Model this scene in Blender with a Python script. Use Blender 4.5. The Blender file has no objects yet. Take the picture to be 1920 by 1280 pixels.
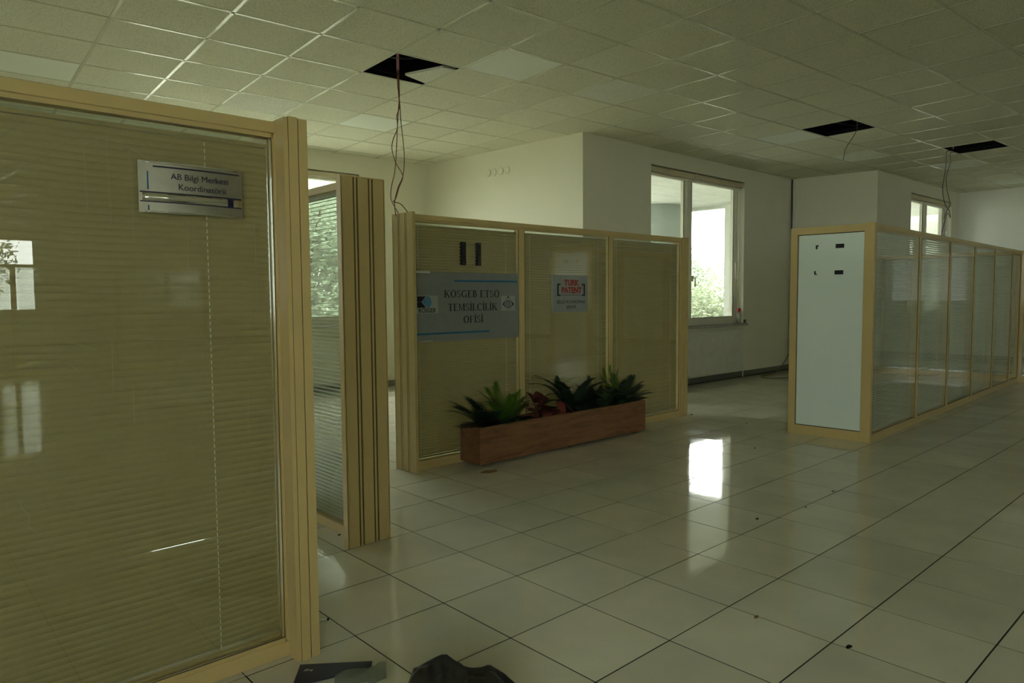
import bpy, bmesh, math, random
from math import pi, sin, cos, tan, radians, sqrt, atan2
from mathutils import Vector, Matrix
random.seed(7)
SC = bpy.context.scene
COL = SC.collection

# ------------------------------------------------------------------ camera, world, sun, exposure
CAM = Vector((-1.25172, -2.22456, 1.22284))
YAW, PITCH, ROLL, FPX = 0.7407, -0.0633, 0.0072, 1321.39
def cam_axes():
    f = Vector((cos(PITCH)*sin(YAW), cos(PITCH)*cos(YAW), sin(PITCH)))
    r = Vector((cos(YAW), -sin(YAW), 0)); d = f.cross(r)
    c, s = cos(ROLL), sin(ROLL)
    return c*r + s*d, -s*r + c*d, f
CR, CD, CF = cam_axes()
cd = bpy.data.cameras.new('camera'); cam = bpy.data.objects.new('camera', cd); COL.objects.link(cam)
m3 = Matrix((CR, -CD, -CF)).transposed()
cam.matrix_world = Matrix.Translation(CAM) @ m3.to_4x4()
cd.sensor_width = 36.0; cd.lens = FPX/1920*36.0; cd.clip_start = 0.02; cd.clip_end = 400
SC.camera = cam

W = bpy.data.worlds.new('sky'); SC.world = W; W.use_nodes = True
nt = W.node_tree; nt.nodes.clear()
bg = nt.nodes.new('ShaderNodeBackground'); out = nt.nodes.new('ShaderNodeOutputWorld')
bg.inputs['Color'].default_value = (0.97, 1.0, 0.925, 1); bg.inputs['Strength'].default_value = 9.0
nt.links.new(bg.outputs[0], out.inputs[0])

sd = bpy.data.lights.new('sun', 'SUN'); sd.energy = 5.0; sd.angle = radians(1.0); sd.color = (1.0, 0.95, 0.8)
sun = bpy.data.objects.new('sun', sd); COL.objects.link(sun)
sun.rotation_euler = Vector((-0.75, 0.03, -0.85)).to_track_quat('-Z', 'Y').to_euler()

SC.view_settings.view_transform = 'Standard'; SC.view_settings.look = 'None'
SC.view_settings.exposure = 0.5; SC.view_settings.gamma = 1.0
SC.view_settings.use_curve_mapping = False
cy = SC.cycles
cy.max_bounces = 14; cy.diffuse_bounces = 7; cy.glossy_bounces = 6; cy.transmission_bounces = 6
cy.transparent_max_bounces = 64; cy.sample_clamp_indirect = 4.0; cy.use_denoising = True
cy.caustics_reflective = False; cy.caustics_refractive = False

ZC = 3.10      # ceiling
HP = 1.805     # partition height
T = 0.4        # floor tile
def pj(p):
    q = Vector(p) - CAM; z = q.dot(CF)
    if z < 0.05: return None
    return 960 + FPX*q.dot(CR)/z, 640 + FPX*q.dot(CD)/z

def unpix(x, y, Y):
    d = CR*((x-960)/FPX)+CD*((y-640)/FPX)+CF; t = (Y-CAM.y)/d.y; return CAM+d*t

# ------------------------------------------------------------------ materials
def srgb(r, g, b):
    f = lambda c: (c/255/12.92) if c/255 <= .04045 else ((c/255+.055)/1.055)**2.4
    return (f(r), f(g), f(b))
class Mat:
    def __init__(s, name):
        s.m = bpy.data.materials.new(name); s.m.use_nodes = True
        s.t = s.m.node_tree; s.b = s.t.nodes['Principled BSDF']
        s.o = s.t.nodes['Material Output']; s._tc = None
    def n(s, t, **kw):
        nd = s.t.nodes.new(t)
        for k, v in kw.items():
            if k in nd.inputs.keys(): nd.inputs[k].default_value = v
            else: setattr(nd, k, v)
        return nd
    def l(s, a, b): s.t.links.new(a, b)
    def tc(s, scale=(1, 1, 1), out='Object'):
        t = s.n('ShaderNodeTexCoord'); mp = s.n('ShaderNodeMapping'); mp.inputs['Scale'].default_value = scale
        s.l(t.outputs[out], mp.inputs['Vector']); return mp.outputs[0]
    def ramp(s, fac, stops):
        r = s.n('ShaderNodeValToRGB'); e = r.color_ramp.elements
        while len(e) < len(stops): e.new(.5)
        for el, (p, c) in zip(e, stops): el.position = p; el.color = (*c, 1)
        s.l(fac, r.inputs[0]); return r.outputs[0]
    def bump(s, h, strength=.2, dist=.01):
        b = s.n('ShaderNodeBump'); b.inputs['Strength'].default_value = strength; b.inputs['Distance'].default_value = dist
        s.l(h, b.inputs['Height']); s.l(b.outputs[0], s.b.inputs['Normal'])
def simple(name, col, rough=.5, metal=0., spec=.5, var=.06, nscale=6., bump=0., coat=0., trans=0.):
    M = Mat(name); nz = M.n('ShaderNodeTexNoise'); nz.inputs['Scale'].default_value = nscale; nz.inputs['Detail'].default_value = 4
    M.l(M.tc(), nz.inputs['Vector'])
    a = tuple(max(0, c*(1-var)) for c in col); b = tuple(min(1, c*(1+var)) for c in col)
    M.l(M.ramp(nz.outputs[0], [(.3, a), (.7, b)]), M.b.inputs['Base Color'])
    M.b.inputs['Roughness'].default_value = rough; M.b.inputs['Metallic'].default_value = metal
    M.b.inputs['Specular IOR Level'].default_value = spec
    if coat: M.b.inputs['Coat Weight'].default_value = coat; M.b.inputs['Coat Roughness'].default_value = .08
    if bump: M.bump(nz.outputs[0], bump, .004)
    if trans:
        tr = M.n('ShaderNodeBsdfTranslucent'); tr.inputs[0].default_value = (*col, 1); mx = M.n('ShaderNodeMixShader')
        mx.inputs[0].default_value = trans; M.l(M.b.outputs[0], mx.inputs[1]); M.l(tr.outputs[0], mx.inputs[2]); M.l(mx.outputs[0], M.o.inputs[0])
    return M.m
def glass_mat(name, tint, refl_ior=1.5, haze=0.0, hazecol=(.8, .85, .8)):
    M = Mat(name); M.t.nodes.remove(M.b)
    tr = M.n('ShaderNodeBsdfTransparent'); tr.inputs[0].default_value = (*tint, 1)
    gl = M.n('ShaderNodeBsdfGlossy'); gl.inputs['Roughness'].default_value = 0.0; gl.inputs[0].default_value = (1, 1, 1, 1)
    fr = M.n('ShaderNodeFresnel'); fr.inputs['IOR'].default_value = refl_ior
    # both faces of the sheet reflect; the leaving face adds nothing of its own
    geo = M.n('ShaderNodeNewGeometry'); inv_ = M.n('ShaderNodeMath', operation='SUBTRACT'); inv_.inputs[0].default_value = 1.0; M.l(geo.outputs['Backfacing'], inv_.inputs[1])
    mul = M.n('ShaderNodeMath', operation='MULTIPLY'); M.l(fr.outputs[0], mul.inputs[0]); M.l(inv_.outputs[0], mul.inputs[1])
    m18 = M.n('ShaderNodeMath', operation='MULTIPLY', use_clamp=True); m18.inputs[1].default_value = 1.8; M.l(mul.outputs[0], m18.inputs[0])
    mx = M.n('ShaderNodeMixShader'); M.l(m18.outputs[0], mx.inputs[0]); M.l(tr.outputs[0], mx.inputs[1]); M.l(gl.outputs[0], mx.inputs[2])
    last = mx.outputs[0]
    if haze:
        dl = M.n('ShaderNodeBsdfTranslucent'); dl.inputs[0].default_value = (*hazecol, 1)
        dd = M.n('ShaderNodeBsdfDiffuse'); dd.inputs[0].default_value = (*hazecol, 1)
        m1 = M.n('ShaderNodeMixShader'); m1.inputs[0].default_value = .5; M.l(dl.outputs[0], m1.inputs[1]); M.l(dd.outputs[0], m1.inputs[2])
        nz = M.n('ShaderNodeTexNoise'); nz.inputs['Scale'].default_value = 3.0; M.l(M.tc(), nz.inputs['Vector'])
        mr = M.n('ShaderNodeMapRange'); mr.inputs['To Min'].default_value = haze*.6; mr.inputs['To Max'].default_value = haze*1.4; M.l(nz.outputs[0], mr.inputs[0])
        m2 = M.n('ShaderNodeMixShader'); M.l(mr.outputs[0], m2.inputs[0]); M.l(last, m2.inputs[1]); M.l(m1.outputs[0], m2.inputs[2]); last = m2.outputs[0]
    M.l(last, M.o.inputs[0]); return M.m

def floor_tile_mat():
    M = Mat('glazed_floor_tile')
    oi = M.n('ShaderNodeObjectInfo'); nz = M.n('ShaderNodeTexNoise'); nz.inputs['Scale'].default_value = 3.5; nz.inputs['Detail'].default_value = 6
    geo = M.n('ShaderNodeNewGeometry'); M.l(geo.outputs['Position'], nz.inputs['Vector'])
    base = M.ramp(nz.outputs[0], [(.3, (.58, .57, .475)), (.7, (.66, .65, .54))])
    hs = M.n('ShaderNodeHueSaturation'); mr = M.n('ShaderNodeMapRange'); mr.inputs['To Min'].default_value = .93; mr.inputs['To Max'].default_value = 1.05
    M.l(oi.outputs['Random'], mr.inputs[0]); M.l(mr.outputs[0], hs.inputs['Value']); M.l(base, hs.inputs['Color']); M.l(hs.outputs[0], M.b.inputs['Base Color'])
    n2 = M.n('ShaderNodeTexNoise'); n2.inputs['Scale'].default_value = 1.7; n2.inputs['Detail'].default_value = 8; M.l(geo.outputs['Position'], n2.inputs['Vector'])
    m2 = M.n('ShaderNodeMapRange'); m2.inputs['From Min'].default_value = .35; m2.inputs['From Max'].default_value = .75; m2.inputs['To Min'].default_value = .03; m2.inputs['To Max'].default_value = .10
    M.l(n2.outputs[0], m2.inputs[0]); M.l(m2.outputs[0], M.b.inputs['Roughness'])
    M.b.inputs['IOR'].default_value = 1.75
    n3 = M.n('ShaderNodeTexNoise'); n3.inputs['Scale'].default_value = 9; n3.inputs['Detail'].default_value = 1; M.l(geo.outputs['Position'], n3.inputs['Vector'])
    M.bump(n3.outputs[0], .06, .004); return M.m
def ceil_tile_mat(name, c0, c1):
    M = Mat(name); oi = M.n('ShaderNodeObjectInfo'); geo = M.n('ShaderNodeNewGeometry')
    v = M.n('ShaderNodeTexNoise'); v.inputs['Scale'].default_value = 170; v.inputs['Detail'].default_value = 3; M.l(geo.outputs['Position'], v.inputs['Vector'])
    base = M.ramp(v.outputs[0], [(.36, tuple(c*.62 for c in c0)), (.46, c0), (.7, c1)])
    hs = M.n('ShaderNodeHueSaturation'); mr = M.n('ShaderNodeMapRange'); mr.inputs['To Min'].default_value = .95; mr.inputs['To Max'].default_value = 1.04
    M.l(oi.outputs['Random'], mr.inputs[0]); M.l(mr.outputs[0], hs.inputs['Value']); M.l(base, hs.inputs['Color']); M.l(hs.outputs[0], M.b.inputs['Base Color'])
    M.b.inputs['Roughness'].default_value = .9; M.b.inputs['Specular IOR Level'].default_value = .15
    M.bump(v.outputs[0], .35, .004); return M.m
def wall_mat(name, c):
    M = Mat(name); geo = M.n('ShaderNodeNewGeometry')
    n1 = M.n('ShaderNodeTexNoise'); n1.inputs['Scale'].default_value = 1.1; n1.inputs['Detail'].default_value = 5; M.l(geo.outputs['Position'], n1.inputs['Vector'])
    M.l(M.ramp(n1.outputs[0], [(.3, tuple(x*.94 for x in c)), (.7, c)]), M.b.inputs['Base Color'])
    n2 = M.n('ShaderNodeTexNoise'); n2.inputs['Scale'].default_value = 60; n2.inputs['Detail'].default_value = 3; M.l(geo.outputs['Position'], n2.inputs['Vector'])
    M.bump(n2.outputs[0], .08, .003); M.b.inputs['Roughness'].default_value = .75; M.b.inputs['Specular IOR Level'].default_value = .2
    return M.m
def wood_mat():
    M = Mat('stained_pine'); co = M.tc((1.2, 9, 9)); nz = M.n('ShaderNodeTexNoise'); nz.inputs['Scale'].default_value = 3; nz.inputs['Detail'].default_value = 6; nz.inputs['Distortion'].default_value = 1.2
    M.l(co, nz.inputs['Vector'])
    grain = M.ramp(nz.outputs[0], [(.3, (.12, .055, .026)), (.5, (.19, .088, .042)), (.72, (.23, .11, .054))])
    vo = M.n('ShaderNodeTexVoronoi'); vo.inputs['Scale'].default_value = 2.6; M.l(M.tc((1, 1.6, 1.6)), vo.inputs['Vector'])
    kn = M.ramp(vo.outputs['Distance'], [(.03, (.2, .17, .15)), (.12, (1, 1, 1))])
    mx = M.n('ShaderNodeMix', data_type='RGBA', blend_type='MULTIPLY'); mx.inputs['Factor'].default_value = 1
    M.l(grain, mx.inputs['A']); M.l(kn, mx.inputs['B']); M.l(mx.outputs['Result'], M.b.inputs['Base Color'])
    M.b.inputs['Roughness'].default_value = .5; M.bump(nz.outputs[0], .15, .003); return M.m
def leaf_mat(name, c0, c1, rough=.45):
    M = Mat(name); nz = M.n('ShaderNodeTexNoise'); nz.inputs['Scale'].default_value = 14; M.l(M.tc(), nz.inputs['Vector'])
    M.l(M.ramp(nz.outputs[0], [(.35, c0), (.65, c1)]), M.b.inputs['Base Color']); M.b.inputs['Roughness'].default_value = rough
    tr = M.n('ShaderNodeBsdfTranslucent'); tr.inputs[0].default_value = (*c1, 1); mx = M.n('ShaderNodeMixShader'); mx.inputs[0].default_value = .3
    M.l(M.b.outputs[0], mx.inputs[1]); M.l(tr.outputs[0], mx.inputs[2]); M.l(mx.outputs[0], M.o.inputs[0]); return M.m

M_ALU = simple('cream_lacquered_aluminium', (.52, .40, .175), .38, 0, .5, .03, 3, coat=.35)
M_GROOVE = simple('dark_groove', (.10, .075, .03), .8)
M_SLAT = simple('beige_blind_slat', (.38, .31, .145), .5, 0, .4, .04, 8, trans=.06)
M_SLATW = simple('pale_blind_slat', (.70, .72, .64), .5, 0, .4, .04, 8, trans=.15)
M_SLATC = simple('translucent_pale_slat', (.82, .86, .78), .45, 0, .4, .03, 8, trans=.55)
M_CORD = simple('pale_cord', (.75, .76, .66), .7)
M_GLASS = glass_mat('partition_glass', (.955, .975, .955), 1.5, .012)
M_DUSTY = glass_mat('dusty_side_glass', (.955, .975, .955), 1.5, .05)
M_WGLASS = glass_mat('window_glass', (.96, .98, .96), 1.45, .03)
M_WALL = wall_mat('cream_wall_paint', (.76, .745, .60))
M_WALLW = wall_mat('white_wall_paint', (.77, .755, .64))
M_GROUT = simple('dark_grout', (.014, .013, .009), .9)
M_TILE = floor_tile_mat()
M_CT = ceil_tile_mat('mineral_ceiling_tile', (.74, .73, .585), (.79, .775, .625))
M_CTN = ceil_tile_mat('newer_ceiling_tile', (.80, .80, .70), (.86, .86, .76))
M_TEE = simple('white_ceiling_bar', (.72, .71, .57), .2, 0, .5, .03, 4)
M_PANEL = simple('smooth_white_panel', (.82, .86, .78), .45, 0, .4, .01, 2)
M_DARK = simple('plenum_shade', (.002, .002, .0022), 1., 0, 0.)  # near-black colour stands in for the unlit void above the ceiling
M_BASE = simple('grey_baseboard', (.16, .165, .14), .55)
M_WFRAME = simple('window_frame_plastic', (.78, .77, .66), .4)
M_BOX = simple('blind_cassette', (.62, .55, .39), .5)
M_RAD = simple('white_radiator_enamel', (.66, .67, .60), .35)
M_STONE = simple('grey_marble_sill', (.42, .42, .38), .3, 0, .5, .2, 12)
M_METAL = simple('brushed_steel', (.55, .53, .50), .3, 1., .5, .05, 40)
M_CHROME = simple('polished_chrome', (.75, .74, .72), .06, 1., .5, .02, 4)
M_BLACK = simple('black_plastic', (.008, .008, .012), .5)
M_NAVY = simple('navy_lettering', (.015, .013, .045), .4)
M_BLUE = simple('blue_stripe', (.01, .13, .30), .4)
M_LBLUE = simple('globe_blue', (.05, .22, .45), .4)
M_SIGN = simple('silver_sign_plate', (.26, .28, .27), .32, .55, .5, .04, 30)
M_LABEL = simple('pale_label', (.36, .38, .35), .5)
M_INK = simple('black_ink', (.008, .009, .014), .5)
M_RED = simple('red_lettering', (.28, .014, .015), .4)
M_WOOD = wood_mat()
M_SOIL = simple('dark_soil', (.012, .010, .008), .95, 0, .2, .4, 40, bump=.6)
M_WIRER = simple('red_brown_wire', (.20, .055, .035), .5)
M_WIRE = simple('dark_grey_wire', (.055, .05, .045), .5)
M_BAG = simple('black_bin_bag', (.010, .010, .011), .28, 0, .6, .2, 6, bump=.5)
M_FILM = glass_mat('clear_plastic_film', (.55, .60, .56), 1.5, .45, (.45, .52, .48))
M_FOLD = simple('navy_card', (.012, .018, .045), .45)
M_WHITE = simple('white_plastic', (.72, .74, .68), .4)
M_BOTTLE = simple('milky_bottle', (.62, .64, .58), .35, trans=.4)
M_REDP = simple('red_plastic', (.45, .03, .03), .35)
M_WPANEL = simple('white_coated_glass', (.70, .80, .76), .06, 0, .6, .01, 2, coat=.5)
M_CARD = simple('brown_cardboard', (.20, .115, .05), .8)
M_CONC = wall_mat('outdoor_white_render', (.72, .73, .69))
M_GREYCOL = wall_mat('outdoor_grey_render', (.36, .40, .38))
M_SOFF = simple('outdoor_soffit_panel', (.88, .90, .86), .6)
M_GROUND = simple('pale_outdoor_ground', (.27, .275, .225), .9, 0, .1, .3, 1.)  # ground kept pale to bounce light up onto soffit and ceiling
M_BARK = simple('tree_bark', (.09, .07, .05), .9, 0, .2, .3, 8)
M_TREE = [leaf_mat('tree_leaf_%d' % i, a, b, .6) for i, (a, b) in enumerate([((.17, .22, .155), (.32, .37, .27)), ((.08, .11, .05), (.16, .19, .095)), ((.17, .20, .17), (.27, .30, .24))])]
M_FERN = leaf_mat('dark_fern', (.006, .022, .010), (.014, .045, .018))
M_PALMD = leaf_mat('dark_palm', (.008, .028, .016), (.018, .05, .024))
M_PALML = leaf_mat('lime_palm', (.05, .13, .008), (.10, .21, .015))
M_CALA = leaf_mat('red_caladium', (.07, .018, .016), (.13, .028, .024))
M_CALAP = leaf_mat('pink_caladium', (.17, .03, .028), (.25, .05, .045))
M_POTH = leaf_mat('green_pothos', (.012, .04, .016), (.030, .075, .028))

# ------------------------------------------------------------------ mesh builder
class MB:
    def __init__(s): s.v = []; s.f = []; s.sm = []
    def add(s, vs, fs, smooth=False):
        o = len(s.v); s.v += [tuple(v) for v in vs]; s.f += [tuple(o+i for i in f) for f in fs]; s.sm += [smooth]*len(fs); return s
    def box(s, x0, x1, y0, y1, z0, z1, M=None):
        x0, x1 = min(x0, x1), max(x0, x1); y0, y1 = min(y0, y1), max(y0, y1); z0, z1 = min(z0, z1), max(z0, z1)
        vs = [Vector((x, y, z)) for z in (z0, z1) for y in (y0, y1) for x in (x0, x1)]
        if M is not None: vs = [M @ v for v in vs]
        return s.add(vs, [(0, 2, 3, 1), (4, 5, 7, 6), (0, 1, 5, 4), (2, 6, 7, 3), (0, 4, 6, 2), (1, 3, 7, 5)])
    def cbox(s, x0, x1, y0, y1, z0, z1, c=.002, M=None):   # box with chamfered top/bottom edges (octagonal ring)
        vs = []
        for z, k in ((z0, c), (z0+c, 0), (z1-c, 0), (z1, c)):
            vs += [(x0+k, y0+k, z), (x1-k, y0+k, z), (x1-k, y1-k, z), (x0+k, y1-k, z)]
        fs = [(3, 2, 1, 0), (12, 13, 14, 15)]
        for r in range(3):
            for i in range(4):
                j = (i+1) % 4; fs.append((r*4+i, r*4+j, r*4+4+j, r*4+4+i))
        vs = [Vector(v) for v in vs]
        if M is not None: vs = [M @ v for v in vs]
        return s.add(vs, fs)
    def prism(s, poly, z0, z1, M=None):    # polygon in xy extruded in z
        n = len(poly); vs = [Vector((x, y, z0)) for x, y in poly] + [Vector((x, y, z1)) for x, y in poly]
        if M is not None: vs = [M @ v for v in vs]
        return s.add(vs, [tuple(range(n-1, -1, -1)), tuple(range(n, 2*n))] + [(i, (i+1) % n, n+(i+1) % n, n+i) for i in range(n)])
    def tube(s, pts, r, n=6, smooth=True, taper=None):
        pts = [Vector(p) for p in pts]; vs = []; N = len(pts); up = None
        for i, p in enumerate(pts):
            d = (pts[min(i+1, N-1)] - pts[max(i-1, 0)]); d = d.normalized() if d.length > 1e-9 else Vector((0, 0, 1))
            if up is None: up = d.orthogonal().normalized()
            up = (up - d*up.dot(d)); up = up.normalized() if up.length > 1e-6 else d.orthogonal().normalized()
            sd_ = d.cross(up); rr = r if taper is None else r*(1+(taper-1)*i/(N-1))
            vs += [p + rr*(cos(2*pi*k/n)*up + sin(2*pi*k/n)*sd_) for k in range(n)]
        fs = [tuple(range(n-1, -1, -1)), tuple((N-1)*n+k for k in range(n))]
        for i in range(N-1):
            for k in range(n):
                fs.append((i*n+k, i*n+(k+1) % n, (i+1)*n+(k+1) % n, (i+1)*n+k))
        return s.add(vs, fs, smooth)
    def lathe(s, prof, c, n=20, smooth=True):
        vs = []; c = Vector(c)
        for r, z in prof: vs += [c + Vector((r*cos(2*pi*k/n), r*sin(2*pi*k/n), z)) for k in range(n)]
        fs = [tuple(range(n-1, -1, -1)), tuple((len(prof)-1)*n+k for k in range(n))]
        for i in range(len(prof)-1):
            for k in range(n): fs.append((i*n+k, i*n+(k+1) % n, (i+1)*n+(k+1) % n, (i+1)*n+k))
        return s.add(vs, fs, smooth)
    def mesh(s, name, mat):
        me = bpy.data.meshes.new(name); me.from_pydata(s.v, [], s.f); me.polygons.foreach_set('use_smooth', s.sm)
        for m in (mat if isinstance(mat, (list, tuple)) else [mat]): me.materials.append(m)
        me.update(); return me
    def build(s, name, mat, parent=None, off=None):
        if off is not None: o_ = Vector(off); s.v = [tuple(Vector(v)-o_) for v in s.v]
        return link(name, s.mesh(name, mat), parent)
def link(name, me, parent=None, loc=None):
    o = bpy.data.objects.new(name, me); COL.objects.link(o)
    if parent is not None: o.parent = parent
    if loc is not None: o.location = loc
    return o
def tag(o, label=None, cat=None, group=None, kind=None):
    if label: o['label'] = label
    if cat: o['category'] = cat
    if group: o['group'] = group
    if kind: o['kind'] = kind
    return o
def empty(name, loc=(0, 0, 0), rz=0, label=None, cat=None, group=None, kind=None, parent=None):
    o = bpy.data.objects.new(name, None); COL.objects.link(o); o.location = loc; o.rotation_euler = (0, 0, rz); o.empty_display_size = .1
    if parent is not None: o.parent = parent
    return tag(o, label, cat, group, kind)
def structure(name, me_or_mb, mat=None, parent=None):
    o = me_or_mb.build(name, mat, parent) if isinstance(me_or_mb, MB) else link(name, me_or_mb, parent)
    o['kind'] = 'structure'; return o
def spline(pts, n=8):
    P = [Vector(p) for p in pts]; P = [2*P[0]-P[1]] + P + [2*P[-1]-P[-2]]; out_ = []
    for i in range(1, len(P)-2):
        a, b, c, d = P[i-1:i+3]
        for k in range(n):
            t = k/n; out_.append(.5*((2*b)+(c-a)*t+(2*a-5*b+4*c-d)*t*t+(3*b-a-3*c+d)*t**3))
    out_.append(P[-2]); return out_

# ------------------------------------------------------------------ lettering (flat print, slightly raised)
def text_obj(name, body, size, mat, parent, loc, rot=(pi/2, 0, 0), ext=.0008, bold=0., spacing=1., align='CENTER', sx=1., shear=0.):
    cu = bpy.data.curves.new(name, 'FONT'); cu.body = body; cu.size = size; cu.extrude = ext; cu.align_x = align; cu.align_y = 'CENTER'
    cu.offset = bold; cu.space_character = spacing; cu.resolution_u = 4; cu.shear = shear
    tmp = bpy.data.objects.new(name+'_tmp', cu); COL.objects.link(tmp)
    dg = bpy.context.evaluated_depsgraph_get(); dg.update()
    me = bpy.data.meshes.new_from_object(tmp.evaluated_get(dg)); bpy.data.objects.remove(tmp); bpy.data.curves.remove(cu)
    me.name = name; me.materials.clear(); me.materials.append(mat)
    for v in me.vertices: v.co.x *= sx
    o = link(name, me, parent, loc); o.rotation_euler = rot; return o

# serif capitals: strokes in a unit cap height, returned as convex polygons
def serif_glyph(ch):
    TK, TN, SF = .19, .075, .065           # thick stem, thin stroke, serif height
    P = []
    def rect(x0, y0, x1, y1): P.append([(x0, y0), (x1, y0), (x1, y1), (x0, y1)])
    def stem(x, w=TK, y0=0, y1=1, l=.07, r=.07):
        rect(x, y0, x+w, y1)
        if y0 == 0: rect(x-l, 0, x+w+r, SF)
        if y1 == 1: rect(x-l, 1-SF, x+w+r, 1)
    def ring(cx, cy_, rx, ry, a0, a1, tv=TK, th=TN, n=18):
        for i in range(n):
            q = []
            for a, rr in ((a0+(a1-a0)*i/n, 1), (a0+(a1-a0)*(i+1)/n, 1), (a0+(a1-a0)*(i+1)/n, 0), (a0+(a1-a0)*i/n, 0)):
                a_ = radians(a); X = rx if rr else rx-tv; Y = ry if rr else ry-th
                q.append((cx+X*cos(a_), cy_+Y*sin(a_)))
            P.append(q)
    def quad(*p): P.append(list(p))
    if ch == 'K':
        stem(.08); quad((.23, .42), (.30, .42), (.74, .96), (.66, .96)); quad((.32, .56), (.44, .68), (.86, .03), (.68, .03)); rect(.58, 0, .92, SF); rect(.54, 1-SF, .84, 1); return P, .92
    if ch == 'O': ring(.46, .5, .44, .52, 0, 360, n=32); return P, .94
    if ch == 'S':
        ring(.33, .745, .27, .265, 30, 270, .13, .06); ring(.31, .255, .30, .265, -150, 90, .13, .06); rect(.52, .72, .56, .98); rect(.03, .03, .07, .3); return P, .66
    if ch == 'G': ring(.46, .5, .44, .52, 40, 330, n=28); rect(.70, .06, .84, .42); rect(.58, .40, .94, .45); rect(.78, .72, .82, 1.0); return P, .96
    if ch == 'E':
        stem(.08); rect(.2, 0, .68, SF); rect(.2, 1-SF, .66, 1); rect(.2, .49, .5, .54); rect(.64, 0, .69, .24); rect(.62, .78, .66, 1); rect(.48, .40, .51, .63); return P, .74
    if ch == 'B':
        stem(.08); ring(.34, .755, .28, .245, -90, 90); ring(.36, .265, .33, .265, -90, 90); rect(.2, .95, .36, 1); rect(.2, .485, .38, .53); rect(.2, 0, .38, .05); return P, .76
    if ch == 'T':
        stem(.32, l=.1, r=.1); rect(.03, 1-SF, .76, 1); rect(.02, .76, .06, 1); rect(.73, .76, .77, 1); return P, .80
    if ch == 'M':
        stem(.12, TN); stem(.78); quad((.10, 1), (.26, 1), (.52, .02), (.46, .02)); quad((.46, .02), (.52, .02), (.82, 1), (.76, 1)); return P, 1.04
    if ch == 'I' or ch == 'İ':
        stem(.1)
        if ch == 'İ': P.append([(.175+.085*cos(k*pi/5), 1.2+.085*sin(k*pi/5)) for k in range(10)])
        return P, .37
    if ch == 'L': stem(.08); rect(.2, 0, .66, SF); rect(.62, 0, .67, .28); return P, .70
    if ch == 'C': ring(.46, .5, .44, .52, 42, 318, n=26); rect(.76, .72, .80, 1.0); return P, .86
    if ch == 'F': stem(.08); rect(.2, 1-SF, .64, 1); rect(.2, .48, .5, .53); rect(.60, .76, .64, 1); rect(.48, .39, .51, .62); return P, .68
    return P, .36
def serif_text(name, body, h, cx, z, y, mat, parent, sx=1.0, gap=.055):
    gl = [serif_glyph(c) for c in body]; w = sum(g[1] for g in gl) + gap*(len(gl)-1)
    x = -w/2; mb = MB(); k = 0
    for (g, adv), ch in zip(gl, body):
        for poly in g:
            k += 1
            a = sum(poly[i][0]*poly[(i+1) % len(poly)][1]-poly[(i+1) % len(poly)][0]*poly[i][1] for i in range(len(poly)))
            if a < 0: poly = poly[::-1]
            yy = y - .0006 - .00001*(k % 7)      # hair-thin steps keep overlapping strokes apart
            vs = [(cx+(x+px)*h*sx, yy, z+py*h) for px, py in poly]; n = len(vs); vb = [(v[0], y, v[2]) for v in vs]
            mb.add(vs+vb, [tuple(range(n))] + [(i, n+i, n+(i+1) % n, (i+1) % n) for i in range(n)])
        x += adv + gap
        if ch == ' ': mb.build(name, mat, parent); mb = MB()
    return mb.build(name, mat, parent)

# ================================================================== ROOM SHELL
# ---- floor: 40 cm glazed tiles over grout
fl = MB().box(-6.2, 15.8, -20.0, 7.0, -.16, -.0012)
floor = structure('floor', fl, M_GROUT)
tile_me = MB().box(-T/2+.003, T/2-.003, -T/2+.003, T/2-.003, -.006, 0).mesh('floor_tile', M_TILE)
cells = []
for i in range(-15, 36):
    for j in range(-49, 16):
        x, y = (i+.5)*T, (j+.5)*T
        if x < -5.9 or x > 14.1 or y > 6.45 and x < 4.8: continue
        if x > 4.95 and y > 3.4: continue
        if x > 10.3 and y > 2.2: continue
        ps = [pj((x+a*T/2, y+b*T/2, 0)) for a in (-1, 1) for b in (-1, 1)]
        area = 0
        if all(ps):
            cx_, cy_ = sum(p[0] for p in ps)/4, sum(p[1] for p in ps)/4
            vis = any(-10 < p[0] < 1930 and -10 < p[1] < 1290 for p in ps)
            hid = y > .1 and cx_ < 575 or (y > 1.95 and x > 1.6 and x < 4.9 and cx_ < 1275 and cx_ > 780) or (cx_ < 730 and y > 1.0 and x > .6) or (x > 10.45) or (cx_ > 1480 and y > .8 and cx_ < 1640) or (y > 3.3 and x > 4.95)
            hid = hid or (x < -.25 and y < .0 and y > -.6 and cx_ < 0)
            if vis and not hid: area = abs((ps[3][0]-ps[0][0])*(ps[2][1]-ps[1][1])-(ps[2][0]-ps[1][0])*(ps[3][1]-ps[0][1]))/2
        cells.append((area, x, y))
cells.sort(reverse=True)
rest = MB()
for k, (a, x, y) in enumerate(cells):
    tx, ty = (max(-.0022, min(.0022, random.gauss(0, .0014))) for _ in range(2))
    if k < 298 and a > 60:
        o = link('floor_tile', tile_me, floor, (x, y, -abs(tx)*.1)); o.rotation_euler = (tx, ty, 0)
    else:
        R_ = Matrix.Translation((x, y, 0)) @ Matrix.Rotation(tx, 4, 'X') @ Matrix.Rotation(ty, 4, 'Y')
        rest.box(-T/2+.0022, T/2-.0022, -T/2+.0022, T/2-.0022, -.005, 0, R_)
tag(rest.build('floor_tiles', M_TILE, floor), kind='stuff')

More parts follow.
